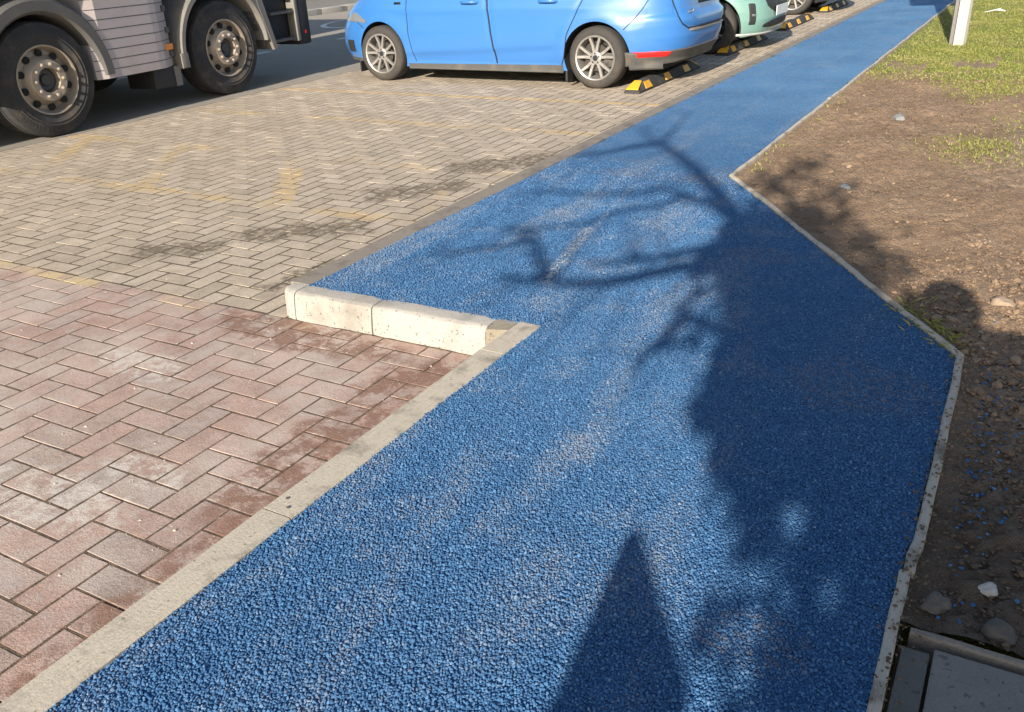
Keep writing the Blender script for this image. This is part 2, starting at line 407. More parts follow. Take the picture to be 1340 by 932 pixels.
# ------------------------------------------------------------------ brick paving, herringbone laid square to the path
def brick_verts(x0, x1, y0, y1, top, c=.0008, depth=.03):
    q = lambda i, z: [(x0+i, y0+i, z), (x1-i, y0+i, z), (x1-i, y1-i, z), (x0+i, y1-i, z)]
    v = q(0, top-depth) + q(0, top-c) + q(c, top)
    f = [(j*4+i, j*4+(i+1) % 4, j*4+4+(i+1) % 4, j*4+4+i) for j in (0, 1) for i in range(4)] + [(8, 9, 10, 11)]
    return v, f
BV, BF = brick_verts(0, 1, 0, 1, 0); BF = np.array(BF)
def paving(name, x0, x1, y0, y1, mod, joint, mat, ox, oy, bed_mat, bed_drop, zr, label):
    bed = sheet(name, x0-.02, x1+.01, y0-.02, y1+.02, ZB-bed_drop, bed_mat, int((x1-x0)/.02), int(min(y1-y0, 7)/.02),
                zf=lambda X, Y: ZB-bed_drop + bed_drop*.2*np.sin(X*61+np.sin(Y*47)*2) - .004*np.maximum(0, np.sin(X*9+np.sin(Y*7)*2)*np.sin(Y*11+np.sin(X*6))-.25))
    bed['label'] = label
    L = []
    i0, i1 = int((x0-ox)/mod)-3, int((x1-ox)/mod)+3; j0, j1 = int((y0-oy)/mod)-3, int((y1-oy)/mod)+3
    for i in range(i0, i1):
        for j in range(j0, j1):
            k = (i+j) % 4
            if k == 0: a = (i, i+2, j, j+1)
            elif k == 2: a = (i, i+1, j, j+2)
            else: continue
            h = joint/2
            X0, X1, Y0, Y1 = ox+a[0]*mod+h, ox+a[1]*mod-h, oy+a[2]*mod+h, oy+a[3]*mod-h
            full = X0 >= x0 and X1 <= x1 and Y0 >= y0 and Y1 <= y1
            X0, X1, Y0, Y1 = max(X0, x0), min(X1, x1), max(Y0, y0), min(Y1, y1)
            if X1-X0 < .015 or Y1-Y0 < .015: continue
            pr = [project((px, py, ZB)) for px in (X0, X1) for py in (Y0, Y1)]
            area = 0
            if all(pr) and any(-5 < p[0] < 1345 and -5 < p[1] < 937 for p in pr):
                P = [pr[0], pr[1], pr[3], pr[2]]
                area = abs(sum(P[t][0]*P[(t+1) % 4][1]-P[(t+1) % 4][0]*P[t][1] for t in range(4)))/2
            L.append((area, full, k, X0, X1, Y0, Y1))
    L.sort(key=lambda t: -t[0])
    lx, ly = 2*mod-joint, mod-joint
    me_full = []
    for s in range(4):                                 # four slightly different worn bricks
        v, f = brick_verts(-lx/2, lx/2, -ly/2, ly/2, 0, .0007+.0002*s)
        v = [(a+random.uniform(-.0012, .0012), b+random.uniform(-.0012, .0012), c) for a, b, c in v]
        me = bpy.data.meshes.new('brick'); me.from_pydata(v, [], f); me.materials.append(mat); me_full.append(me)
    V = []; F = []; A = []; nb = 0; single = 0
    for (area, full, k, X0, X1, Y0, Y1) in L:
        cx, cy = (X0+X1)/2, (Y0+Y1)/2
        dz = random.gauss(0, zr) 
        if area > 25 and single < 298:
            single += 1
            if full:
                o = link('brick', random.choice(me_full), bed); rz = (0 if k == 0 else math.pi/2) + random.gauss(0, .008) + (math.pi if random.random() < .5 else 0)
            else:
                v, f = brick_verts(X0-cx, X1-cx, Y0-cy, Y1-cy, 0); me = bpy.data.meshes.new('brick'); me.from_pydata(v, [], f); me.materials.append(mat)
                o = link('brick', me, bed); rz = 0
            o.location = (cx, cy, ZB+dz); o.rotation_euler = (random.gauss(0, .0012), random.gauss(0, .001), rz)
        else:
            v, f = brick_verts(X0, X1, Y0, Y1, ZB+dz*.6)
            V += v; F.append(BF + 12*nb); A += [random.random()]*len(BF); nb += 1
    o = link('bricks_beyond', np_mesh('bricks', np.array(V), np.concatenate(F), mat, attr=A), bed); o['kind'] = 'stuff'
    return bed
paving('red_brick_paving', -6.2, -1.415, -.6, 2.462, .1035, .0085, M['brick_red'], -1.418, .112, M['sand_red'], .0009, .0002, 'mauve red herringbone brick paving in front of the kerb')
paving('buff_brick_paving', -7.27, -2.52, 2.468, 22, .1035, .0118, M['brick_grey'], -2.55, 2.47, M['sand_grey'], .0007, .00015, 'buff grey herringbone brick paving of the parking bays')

n = 5200; X = rng.uniform(-4.6, -1.5, n); Y = rng.uniform(.3, 3.6, n); k = in_view_early(X, Y, ZB); X, Y = X[k], Y[k]; r = .0008*(1-rng.random(len(X)))**-.32
o = link('grit', lumps(X, Y, np.full(len(X), ZB+.0008), np.clip(r, .0008, .0045), 'grit', M['grit'])); tag(o, 'pale grit scattered over the brick paving', 'grit', kind='stuff')
# ------------------------------------------------------------------ the blue path
PATH = [(-1.41, -.6), (-1.41, 2.545), (-2.49, 2.565), (-2.49, 70), (-1.42, 70), (-1.42, 4.86), (-.078, 2.862), (-.068, -.6)]
def path_inside(X, Y):
    right = np.where(Y < 2.862, -.075, np.where(Y > 4.86, -1.42, -.078 + (Y-2.862)*(-1.342/1.998)))
    left = np.where(Y < 2.556, -1.41, -2.49)
    return (X > left) & (X < right)
# ragged poured margin toward the boards
bm = bmesh.new(); pts = []
for a, b in zip(PATH, PATH[1:]+PATH[:1]):
    L = math.hypot(b[0]-a[0], b[1]-a[1]); n = max(2, int(min(L, 12)/.02))
    for t in range(n):
        f = t/n; x, y = a[0]+(b[0]-a[0])*f, a[1]+(b[1]-a[1])*f
        w = .006*math.sin(y*37+x*23)+.005*math.sin(y*91+x*57)+.006*math.sin((x+y)*13)+random.gauss(0, .0025)
        nx, ny = (b[1]-a[1])/L, -(b[0]-a[0])/L
        pts.append((x+nx*w, y+ny*w))
vs_ = [bm.verts.new((x, y, -.002)) for x, y in pts]; bm.faces.new(vs_)
bmesh.ops.triangulate(bm, faces=bm.faces[:])
for f in bm.faces:
    if f.normal.z < 0: f.normal_flip()
me = bpy.data.meshes.new('path'); bm.to_mesh(me); bm.free(); me.materials.append(M['path'])
path = link('path', me); tag(path, 'raised blue rubber crumb path with timber edges', kind='structure')
# loose-textured crumb on the near part, each crumb real
def crumbs(X, Y, r, zc, mat, name, rnd):
    n = len(X)
    base = np.array([[1, 0, 0], [.3, .95, 0], [-.8, .6, 0], [-.8, -.6, 0], [.3, -.95, 0]])
    V = np.zeros((n, 11, 3)); ang = rng.uniform(0, 6.283, n); ca, sa = np.cos(ang), np.sin(ang)
    tx, ty = rng.normal(0, .34, n), rng.normal(0, .34, n)
    for ring, (sc, h) in enumerate(((1.0, 0.0), (.72, .55))):
        for k in range(5):
            j = rng.uniform(.75, 1.25, n)*sc
            bx, by = base[k, 0]*j*r, base[k, 1]*j*r*.85
            V[:, ring*5+k, 0] = bx*ca-by*sa; V[:, ring*5+k, 1] = bx*sa+by*ca
            V[:, ring*5+k, 2] = h*r + (tx*bx + ty*by)*(1 if ring else .2)
    V[:, 10, 0] = rng.normal(0, .15, n)*r; V[:, 10, 1] = rng.normal(0, .15, n)*r; V[:, 10, 2] = r*.72
    V[:, :, 0] += X[:, None]; V[:, :, 1] += Y[:, None]; V[:, :, 2] += np.asarray(zc)[:, None] if np.ndim(zc) else zc
    f = []
    for k in range(5):
        l = (k+1) % 5; f += [(k, l, 5+l), (k, 5+l, 5+k), (5+k, 5+l, 10)]
    F = (np.array(f)[None] + 11*np.arange(n)[:, None, None]).reshape(-1, 3)
    return np_mesh(name, V.reshape(-1, 3), F, mat, attr=np.repeat(rnd, 15))
def jgrid(x0, x1, y0, y1, s):
    xs = np.arange(x0, x1, s); ys = np.arange(y0, y1, s*.87)
    X, Y = np.meshgrid(xs, ys); X = X + (np.arange(len(ys)) % 2)[:, None]*s*.5
    X = X.ravel() + rng.normal(0, s*.22, X.size); Y = Y.ravel() + rng.normal(0, s*.22, Y.size); return X, Y
def in_view(X, Y, Z=0, mg=25):
    D = np.stack([X, Y, np.full_like(X, Z-CAM_Z)], -1); d = D @ np.array(FW)
    px = 670+1163.97*(D @ np.array(RT))/d; py = 466-1163.97*(D @ np.array(UP))/d
    return (d > .1) & (px > -mg*4) & (px < 1340+mg*4) & (py > -mg) & (py < 932+mg*6)
X1, Y1 = jgrid(-1.45, -.06, .3, 2.56, .0068); X2, Y2 = jgrid(-2.5, -.06, 2.55, 5.0, .0084)
X = np.concatenate([X1, X2]); Y = np.concatenate([Y1, Y2])
e = .004
k = path_inside(X, Y) & in_view(X, Y) & (rng.random(len(X)) > np.clip((Y-3.4)/1.8, 0, 1))
X, Y = X[k], Y[k]
r = np.clip(rng.lognormal(math.log(.0035), .20, len(X)), .0022, .0052)*(1+.12*np.clip(Y-2.5, 0, 2)); zc = -.0008 + rng.normal(0, .0011, len(X)) - .003*np.clip((Y-3.2)/2, 0, 1)
o = link('rubber_crumb', crumbs(X, Y, r, zc, M['granule'], 'rubber_crumb', rng.random(len(X))), path); o['kind'] = 'stuff'
# boards along the edges
def board(x0, y0, x1, y1, w, side, mat, top=.006, depth=.15, name='edging_board'):
    """a straight board; side +1 puts its width to the left of the direction"""
    L = math.hypot(x1-x0, y1-y0); n = max(2, int(L/.06)); v = []; f = []
    ux, uy = (x1-x0)/L, (y1-y0)/L; nx, ny = -uy*side, ux*side
    for i in range(n+1):
        t = L*i/n; wob = .0012*math.sin(t*9+x0*7) + (random.gauss(0, .0012)+.003*math.sin(t*4.1+x1*5) if w < .03 else 0); zz = top+.0012*math.sin(t*5+y0)
        for (o_, z) in ((wob, -depth), (wob, zz-.004), (.004+wob, zz), (w-.004+wob, zz+.001), (w+wob, zz-.004), (w+wob, -depth)):
            v.append((x0+ux*t+nx*o_, y0+uy*t+ny*o_, z))
    for i in range(n):
        for k in range(6): f.append((i*6+k, i*6+(k+1) % 6, i*6+6+(k+1) % 6, i*6+6+k))
    f += [tuple(range(6)), tuple(n*6+k for k in range(6))]
    return MB().add(v, f).build(name, mat, path)
b0 = board(-1.41, -.6, -1.41, 1.268, .095, 1, M['timber']); b1 = board(-1.41, 1.273, -1.405, 2.30, .095, 1, M['timber'], .005)
b2 = board(-1.405, 2.304, -1.40, 2.565, .092, 1, M['timber'], .004)
for (bx, by) in ((-1.445, 1.30), (-1.475, 1.33)):
    MB().lathe([(0, .0), (0, .0045), (-.004, .0045)], 'z', (bx, by, .0095), 10).build('screw', simple('screw_steel', (.25, .23, .21), .4, .8), b1)
for k, (ya, yb) in enumerate(((2.57, 4.9), (4.905, 8.5), (8.505, 12.1), (12.105, 16.5), (16.505, 24), (24.005, 40))):
    board(-2.49, ya, -2.49, yb, .10, 1, M['timber_dark'], .003)
for k, (ya, yb) in enumerate(((-.6, .35), (.354, 1.70), (1.705, 2.862))): board(-.072, ya, -.0775, yb, .023, -1, M['timber_thin'], .008)
board(-.0775, 2.862, -.72, 3.8195, .023, -1, M['timber_thin'], .010); board(-.723, 3.824, -1.418, 4.86, .023, -1, M['timber_thin'], .008)
for k, (ya, yb) in enumerate(((4.862, 7.4), (7.405, 10.9), (10.905, 14.5), (14.505, 20), (20.005, 40))): board(-1.418, ya, -1.418, yb, .023, -1, M['timber_thin'], .008)

# ------------------------------------------------------------------ white kerb at the step
ke = empty('concrete_kerb', (-2.0, 2.47, ZB)); tag(ke, 'short pale concrete kerb at the end of the red brick paving', 'kerb')
def kerb_stone(x0, x1, taper=0):
    n = 10; v = []; f = []
    prof = [(0.0, -.05), (.002, .02), (.008, .095), (.013, .109), (.024, .1155), (.034, .1172), (.095, .118), (.095, -.05)]
    for i in range(n+1):
        t = i/n; x = x0+(x1-x0)*t; e = .004 if i in (0, n) else 0
        for (y, z) in prof:
            v.append((x, y+e*(y < .05)+random.gauss(0, .0012)+.0012*math.sin(x*31+z*50)+taper*(1-t)**2*(y < .05), z-e*(z > .1)+.001*math.sin(x*23)))
    k = len(prof)
    for i in range(n):
        for q in range(k): f.append((i*k+q, i*k+(q+1) % k, (i+1)*k+(q+1) % k, (i+1)*k+q))
    f += [tuple(range(k)), tuple(n*k+q for q in range(k))]
    return MB().add(v, f).build('kerb_stone', M['kerb'], ke, 35)
kerb_stone(-.575, -.500, .03); kerb_stone(-.495, -.105); kerb_stone(-.100, .415)
MB().add([(.417, .004, -.02), (.517, -.004, -.02), (.517, .1, -.02), (.417, .1, -.02), (.417, .012, .108), (.500, .03, .112), (.503, .1, .117), (.417, .1, .1165)],
         [(0, 1, 5, 4), (4, 5, 6, 7), (1, 2, 6, 5), (3, 0, 4, 7), (2, 3, 7, 6)]).build('mortar_fillet', M['mortar'], ke)

# ------------------------------------------------------------------ soil, lawn, slabs
def soil_z(X, Y):
    near = np.clip((X+.05+np.clip((Y-2.86)*.67, 0, 1.34))/.5, 0, 1)
    z = -.012 + .02*near*(np.sin(X*3.1+Y*1.7)+np.sin(Y*4.3-X*2.2)+.6*np.sin(X*9+Y*7))*.6 + .035*near*np.exp(-((X-.15)**2/.35+(Y-3.1)**2/.7))
    z += .006*np.sin(X*23+np.sin(Y*19)*1.5)*np.sin(Y*29+np.sin(X*17)) + .003*np.sin(X*61+Y*13)*np.sin(Y*67-X*21)
    return z
def soil_cut(X, Y): return ~((X < -.035 - np.clip((Y-2.862)*.672, 0, 1.342)) & (Y < 200)) & ~((Y < 1.545))
xs = np.concatenate([np.arange(-1.6, 1.6, .02), np.arange(1.6, 30, 1.2)]); ys = np.concatenate([np.arange(1.5, 9, .02), np.arange(9, 60, .8)])
XX, YY = np.meshgrid(xs, ys); V = np.stack([XX, YY, soil_z(XX, YY)], -1)
V = V.reshape(-1, 3); nx = len(xs); i = (np.arange(len(ys)-1)[:, None]*nx + np.arange(nx-1)[None]).ravel()
F = np.stack([i, i+1, i+nx+1, i+nx], 1)
cx = V[F].mean(1)
lim = -.085 - np.clip((cx[:, 1]-2.862)*.672, 0, 1.342)
F = F[(cx[:, 0] > lim) & (cx[:, 1] > 1.56)]
V[:, 2] += rng.normal(0, .0058, len(V))*(V[:, 0] > -.03-np.clip((V[:, 1]-2.862)*.672, 0, 1.342)+.04)
V[:, 2] -= .05*np.clip((V[:, 1]-10.2)/1.0, 0, 1)
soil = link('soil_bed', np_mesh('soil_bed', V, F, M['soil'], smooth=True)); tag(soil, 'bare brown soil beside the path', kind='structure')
# clods and stones, lumps of every size lying on the soil
n = 130000; Y = 1.5 + 7.5*rng.random(n)**1.35; X = rng.uniform(-1.45, 2.4, n)
r = .0026*(1-rng.random(n))**-.30
heap = np.exp(-((X-.2)**2/.5+(Y-3.0)**2/1.2))
r = np.clip(r*(.8+1.2*heap), .0020, .021)
k = soil_cut(X-.018, Y-.01) & in_view(X, Y, 0, 110) & (rng.random(n) < .5 + .5*heap)
X, Y, r = X[k], Y[k], r[k]
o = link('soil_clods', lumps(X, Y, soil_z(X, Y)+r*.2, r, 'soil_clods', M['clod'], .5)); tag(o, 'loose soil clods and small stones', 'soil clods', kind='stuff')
# crumbs of soil and stray blue crumb across the thin board
n = 420; t = rng.random(n); Y = 1.3 + 1.6*t; X = -.050 + rng.normal(0, .022, n); r = rng.uniform(.0015, .0045, n)
o = link('spilled_soil', lumps(X, Y, np.full(n, .012), r, 'spilled_soil', M['clod'])); tag(o, 'crumbs of soil spilled over the right edging board', 'soil crumbs', kind='stuff')
n = 110; Y = rng.normal(2.3, .4, n).clip(1.6, 3.2); X = .0 + np.abs(rng.normal(0, .06, n)); r = rng.uniform(.0035, .0065, n)
o = link('stray_blue_crumb', crumbs(X, Y, r, soil_z(X, Y)+.004, M['granule'], 'stray', rng.random(n))); tag(o, 'stray blue rubber crumbs scattered on the soil', 'rubber crumbs', kind='stuff')
# a few stones one can point at
def stone(x, y, r, col, label, flat=.55):
    bm = bmesh.new(); bmesh.ops.create_icosphere(bm, subdivisions=3, radius=r)
    for v in bm.verts:
        q = v.co.normalized(); d = 1+.16*math.sin(q.x*4+x*9)+.12*math.sin(q.y*5+y*7)+.08*math.sin(q.z*7+q.x*5)+random.gauss(0, .02)
        v.co = Vector((v.co.x*d*1.15, v.co.y*d*.85, v.co.z*d*flat))
    me = bpy.data.meshes.new('stone'); bm.to_mesh(me); bm.free(); smooth_mesh(me); me.materials.append(simple('stone_surface', col, .9, var=.25, scale=60, bump=.004))
    o = link('stone', me); o.location = (x, y, float(soil_z(np.array([x]), np.array([y]))[0])+r*.28); tag(o, label, 'stone', 'stones lying on the soil')
    o.rotation_euler = (0, 0, random.uniform(0, 3)); return o
stone(.087, 1.725, .019, (.42, .39, .35), 'pale white stone on the dark soil above the slabs')
stone(-.002, 1.63, .026, (.115, .095, .08), 'dull grey stone on the soil near the board and slabs')
stone(.115, 1.60, .03, (.10, .085, .07), 'flat dark stone on the soil at the right edge above the slabs')
stone(.02, 3.35, .035, (.27, .20, .14), 'brown stone on the sunlit soil beyond the shadow of the head')
stone(-.80, 4.88, .026, (.13, .15, .17), 'grey blue fragment lying in the sunlit soil near the path corner')
stone(-.80, 6.75, .045, (.2, .2, .2), 'pale grey stone lying in the middle of the sunlit soil')
# scrap of plastic on the lawn
mb = MB(); mb.add([(-.12, -.03, .02), (.02, -.05, .05), (.13, .0, .03), (.05, .05, .06), (-.06, .04, .03), (-.12, -.03, .015), (.02, -.05, .044), (.13, 0, .024), (.05, .05, .054), (-.06, .04, .024)],
       [(0, 1, 3, 4), (1, 2, 3), (5, 9, 8, 6), (6, 8, 7), (0, 4, 9, 5), (4, 3, 8, 9), (3, 2, 7, 8), (2, 1, 6, 7), (1, 0, 5, 6)])
o = mb.build('plastic_scrap', simple('white_plastic', (.75, .74, .72), .5)); o.location = (-.70, 14.6, .0); tag(o, 'white scrap of plastic litter on the grass', 'litter')
# lawn
def lawn_w(X, Y):
    edge = 8.7 + .6*np.sin(X*2.3) + .35*np.sin(X*6.1+1) - 1.9*np.clip((X+.6)/1.2, 0, 1)
    d = np.clip((Y-edge)/1.0 + .15, 0, 1)
    d = d*(.75+.25*np.clip(.5+.6*np.sin(X*3.7+Y*2.1)*np.sin(Y*2.9-X*1.3)+.4*np.sin(X*9+Y*5), 0, 1))
    patch = .55*np.exp(-(((X+.25)/.22)**2+((Y-5.95)/.28)**2)) + .25*np.exp(-(((X-.15)/.3)**2+((Y-6.9)/.4)**2))
    seam = .05*np.exp(-((X+1.36)/.08)**2)*(Y > 5)
    return np.clip(d*(1-np.exp(-((X+1.42)/.25)**2)*.8)+patch+seam, 0, 1)
n = 1000000; Y = 4.9 + 17*rng.random(n)**1.35; X = rng.uniform(-1.38, 5.5, n)
k = in_view(X, Y) & (rng.random(n) < lawn_w(X, Y)) & (rng.random(n) < np.clip(1.3-.05*Y, .3, 1))
X, Y = X[k], Y[k]; n = len(X)
a = rng.uniform(0, 6.283, n); h = rng.uniform(.005, .02, n); lean = rng.uniform(.2, 1.3, n)*h; wd = rng.uniform(.0018, .0036, n)*(1+Y*.06)
Z = soil_z(X, Y)+.001; ca, sa = np.cos(a), np.sin(a)
V = np.zeros((n, 4, 3))
V[:, 0] = np.stack([X-sa*wd, Y+ca*wd, Z], -1); V[:, 1] = np.stack([X+sa*wd, Y-ca*wd, Z], -1)
V[:, 2] = np.stack([X+sa*wd*.7+ca*lean*.4, Y-ca*wd*.7+sa*lean*.4, Z+h*.65], -1); V[:, 3] = np.stack([X+ca*lean, Y+sa*lean, Z+h], -1)
F = (np.array([[0, 1, 2], [0, 2, 3]])[None] + 4*np.arange(n)[:, None, None]).reshape(-1, 3)
o = link('grass', np_mesh('grass', V.reshape(-1, 3), F, M['grass'], attr=np.repeat(rng.random(n), 2))); tag(o, 'short yellowish green grass on the verge', 'grass', kind='stuff')
n = 260; t = rng.random(n); X = -.10-.25*t+np.abs(rng.normal(0, .03, n)); Y = 2.93+.33*t+rng.normal(0, .05, n); a = rng.uniform(0, 6.283, n); h = rng.uniform(.008, .03, n); lean = h*rng.uniform(.5, 2.2, n); wd = np.full(n, .0013); Z = soil_z(X, Y)
ca, sa = np.cos(a), np.sin(a); V = np.zeros((n, 4, 3))
V[:, 0] = np.stack([X-sa*wd, Y+ca*wd, Z], -1); V[:, 1] = np.stack([X+sa*wd, Y-ca*wd, Z], -1)
V[:, 2] = np.stack([X+sa*wd*.7+ca*lean*.4, Y-ca*wd*.7+sa*lean*.4, Z+h*.65], -1); V[:, 3] = np.stack([X+ca*lean, Y+sa*lean, Z+h], -1)
F = (np.array([[0, 1, 2], [0, 2, 3]])[None] + 4*np.arange(n)[:, None, None]).reshape(-1, 3)
o = link('weeds', np_mesh('weeds', V.reshape(-1, 3), F, M['grass'], attr=np.repeat(rng.random(n), 2))); tag(o, 'thin weeds along the board at the corner of the path', 'weeds', kind='stuff')
xs = np.concatenate([np.arange(-1.38, 6, .05), np.arange(6, 40, 2)]); ys = np.concatenate([np.arange(8.6, 20, .06), np.arange(20, 90, 3)])
XX, YY = np.meshgrid(xs, ys); V = np.stack([XX, YY, soil_z(XX, YY)-.006 + .010*np.clip((lawn_w(XX, YY)-.12)*2.5, 0, 1)], -1).reshape(-1, 3); nx = len(xs); i = (np.arange(len(ys)-1)[:, None]*nx + np.arange(nx-1)[None]).ravel()
lawn = link('lawn', np_mesh('lawn', V, np.stack([i, i+1, i+nx+1, i+nx], 1), M['turf'], smooth=True)); tag(lawn, 'grass verge right of the path', kind='structure')
# slabs at the lower right
sp = sheet('slab_paving', -.05, 1.9, -.6, 1.50, -.02, M['soil']); sp['label'] = 'dark concrete slabs at the lower right corner'
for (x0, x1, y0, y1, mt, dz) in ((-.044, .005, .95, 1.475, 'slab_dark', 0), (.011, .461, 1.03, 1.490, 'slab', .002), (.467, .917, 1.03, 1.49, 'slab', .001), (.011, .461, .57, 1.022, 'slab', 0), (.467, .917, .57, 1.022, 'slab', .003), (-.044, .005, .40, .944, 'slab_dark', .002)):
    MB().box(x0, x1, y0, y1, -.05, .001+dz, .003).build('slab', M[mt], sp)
o = board(-.036, 1.515, 1.9, 1.475, .018, 1, M['timber_dark'], .006)
o.parent = sp

# ------------------------------------------------------------------ post
M['steel_cream'] = simple('cream_post_paint', (.46, .42, .36), .6, var=.06, dirt=((.34, .29, .24), .5))
po = empty('sign_post', (-.84, 11.12, 0)); tag(po, 'pale square section post standing in the grass beside the path', 'post')
MB().box(-.05, .05, -.05, .05, -.1, 3.0, .008).build('post', M['steel_cream'], po, 40)
MB().box(.052, .085, .02, .09, -.1, 3.0, .004).build('rear_strip', simple('grey_rear_strip', (.21, .20, .19), .5), po, 40)  # narrow grey strip set back on one side of the post
MB().box(-.085, -.0505, .0, .07, -.1, 3.0, .004).build('side_strip', simple('grey_strip', (.17, .16, .155), .5), po, 40)
MB().box(-.42, .42, .0915, .097, 2.05, 2.75).build('sign_board', simple('sign_back', (.42, .43, .44), .45, .5), po)
po.rotation_euler = (0, R_(1.0), R_(12))

# ------------------------------------------------------------------ wheel stops
M['rubber'] = simple('black_rubber', (.035, .034, .034), .75, var=.3, scale=50, bump=.002, dirt=((.12, .105, .085), .5))
M['yellow'] = simple('yellow_reflector', (.72, .36, .015), .45, var=.12, scale=60, dirt=((.35, .2, .05), .35))
def wheel_stop(y0, label):
    e_ = empty('wheel_stop', (-3.30, y0, ZB)); tag(e_, label, 'wheel stop', 'black and yellow rubber wheel stops')
    L, h, w = 1.72, .098, .078
    def sec(y, hh, ww): return [(-ww, y, 0), (-ww, y, .022), (-ww*.52, y, hh-.008), (-ww*.38, y, hh), (ww*.38, y, hh), (ww*.52, y, hh-.008), (ww, y, .022), (ww, y, 0)]
    S_ = [sec(0, .028, w), sec(.02, .04, w), sec(.16, h, w), sec(.62, h, w), sec(.86, h-.012, w), sec(1.1, h, w), sec(L-.16, h, w), sec(L-.02, .04, w), sec(L, .028, w)]
    v = [p for s in S_ for p in s]; f = []
    for i in range(len(S_)-1):
        for k in range(8): f.append((i*8+k, i*8+(k+1) % 8, i*8+8+(k+1) % 8, i*8+8+k))
    f += [tuple(range(8)), tuple((len(S_)-1)*8+k for k in range(8))]
    MB().add(v, f).build('rubber_block', M['rubber'], e_)
    def patch(ya, yb, sx):                    # wrapped reflective panel on the sloping long face
        n_ = .004
        z0, z1 = .026, h-.012; xa, xb = sx*(w+.001), sx*w*.54
        d = sx*n_
        v = [(xa+d, ya, z0), (xa+d, yb, z0), (xb+d, yb-.012, z1), (xb+d, ya+.012, z1), (xa-d, ya, z0), (xa-d, yb, z0), (xb-d, yb-.012, z1), (xb-d, ya+.012, z1)]
        MB().add(v, [(0, 1, 2, 3), (4, 7, 6, 5), (0, 4, 5, 1), (1, 5, 6, 2), (2, 6, 7, 3), (3, 7, 4, 0)]).build('reflective_patch', M['yellow'], e_)
    for sx in (1, -1):
        for ya in (.17, .70, 1.25): patch(ya, ya+.16, sx)
    for (ya, yb, s) in ((.012, .155, 1), (L-.012, L-.155, -1)):          # panel on each sloping end
        za, zb = .040, .096
        v = [(-w*.78, ya, za+.004), (w*.78, ya, za+.004), (w*.45, yb, zb+.004), (-w*.45, yb, zb+.004), (-w*.78, ya, za-.006), (w*.78, ya, za-.006), (w*.45, yb, zb-.006), (-w*.45, yb, zb-.006)]
        MB().add(v, [(0, 1, 2, 3), (4, 7, 6, 5), (0, 4, 5, 1), (1, 5, 6, 2), (2, 6, 7, 3), (3, 7, 4, 0)]).build('reflective_patch', M['yellow'], e_)
    return e_
for y0, lb in ((7.98, 'nearest black and yellow wheel stop behind the rear of the blue car'), (10.72, 'black and yellow wheel stop at the front wheel of the green car'),
               (13.42, 'black and yellow wheel stop just beyond the green car'), (16.15, 'farthest black and yellow wheel stop along the path')): wheel_stop(y0, lb)

# ------------------------------------------------------------------ cars
M['tyre'] = simple('tyre_rubber', (.038, .035, .032), .85, var=.25, scale=40, bump=.002, dirt=((.085, .07, .054), .6))
M['alloy'] = simple('alloy', (.36, .345, .325), .42, .6, var=.12, dirt=((.2, .17, .14), .5))
M['alloy_dark'] = simple('dark_alloy', (.08, .08, .085), .35, .7)
M['black'] = simple('black_plastic', (.02, .02, .021), .6, var=.2)
M['underbody'] = simple('underbody', (.012, .012, .012), .9)
M['trim'] = simple('grey_trim', (.065, .063, .06), .7, var=.15, dirt=((.14, .12, .095), .7))
M['glass_dark'] = simple('tinted_glass', (.02, .024, .028), .06, spec=.7)
M['seam'] = simple('panel_gap', (.012, .014, .02), .8)
M['chrome'] = simple('chrome', (.75, .75, .76), .12, 1.0)
M['red_lens'] = simple('red_lens', (.55, .015, .015), .25, spec=.6)
M['lens'] = simple('clear_lens', (.22, .23, .25), .1, .3)
def paint(name, col):
    g = G(name, .38, spec=.5); p = g.obj(); n = g.noise(p, 2.0, 3)
    g.color(g.gain(g.mix(n, col, tuple(c*1.06 for c in col)), 1.0)); g.b.inputs['Coat Weight'].default_value = .8; g.b.inputs['Coat Roughness'].default_value = .05
    x, y, z = g.xyz(p)
    return g.m
M['blue_paint'] = paint('sky_blue_paint', (.036, .15, .405))
M['teal_paint'] = paint('pale_green_paint', (.15, .28, .245))
M['dark_paint'] = paint('black_paint', (.018, .02, .024))
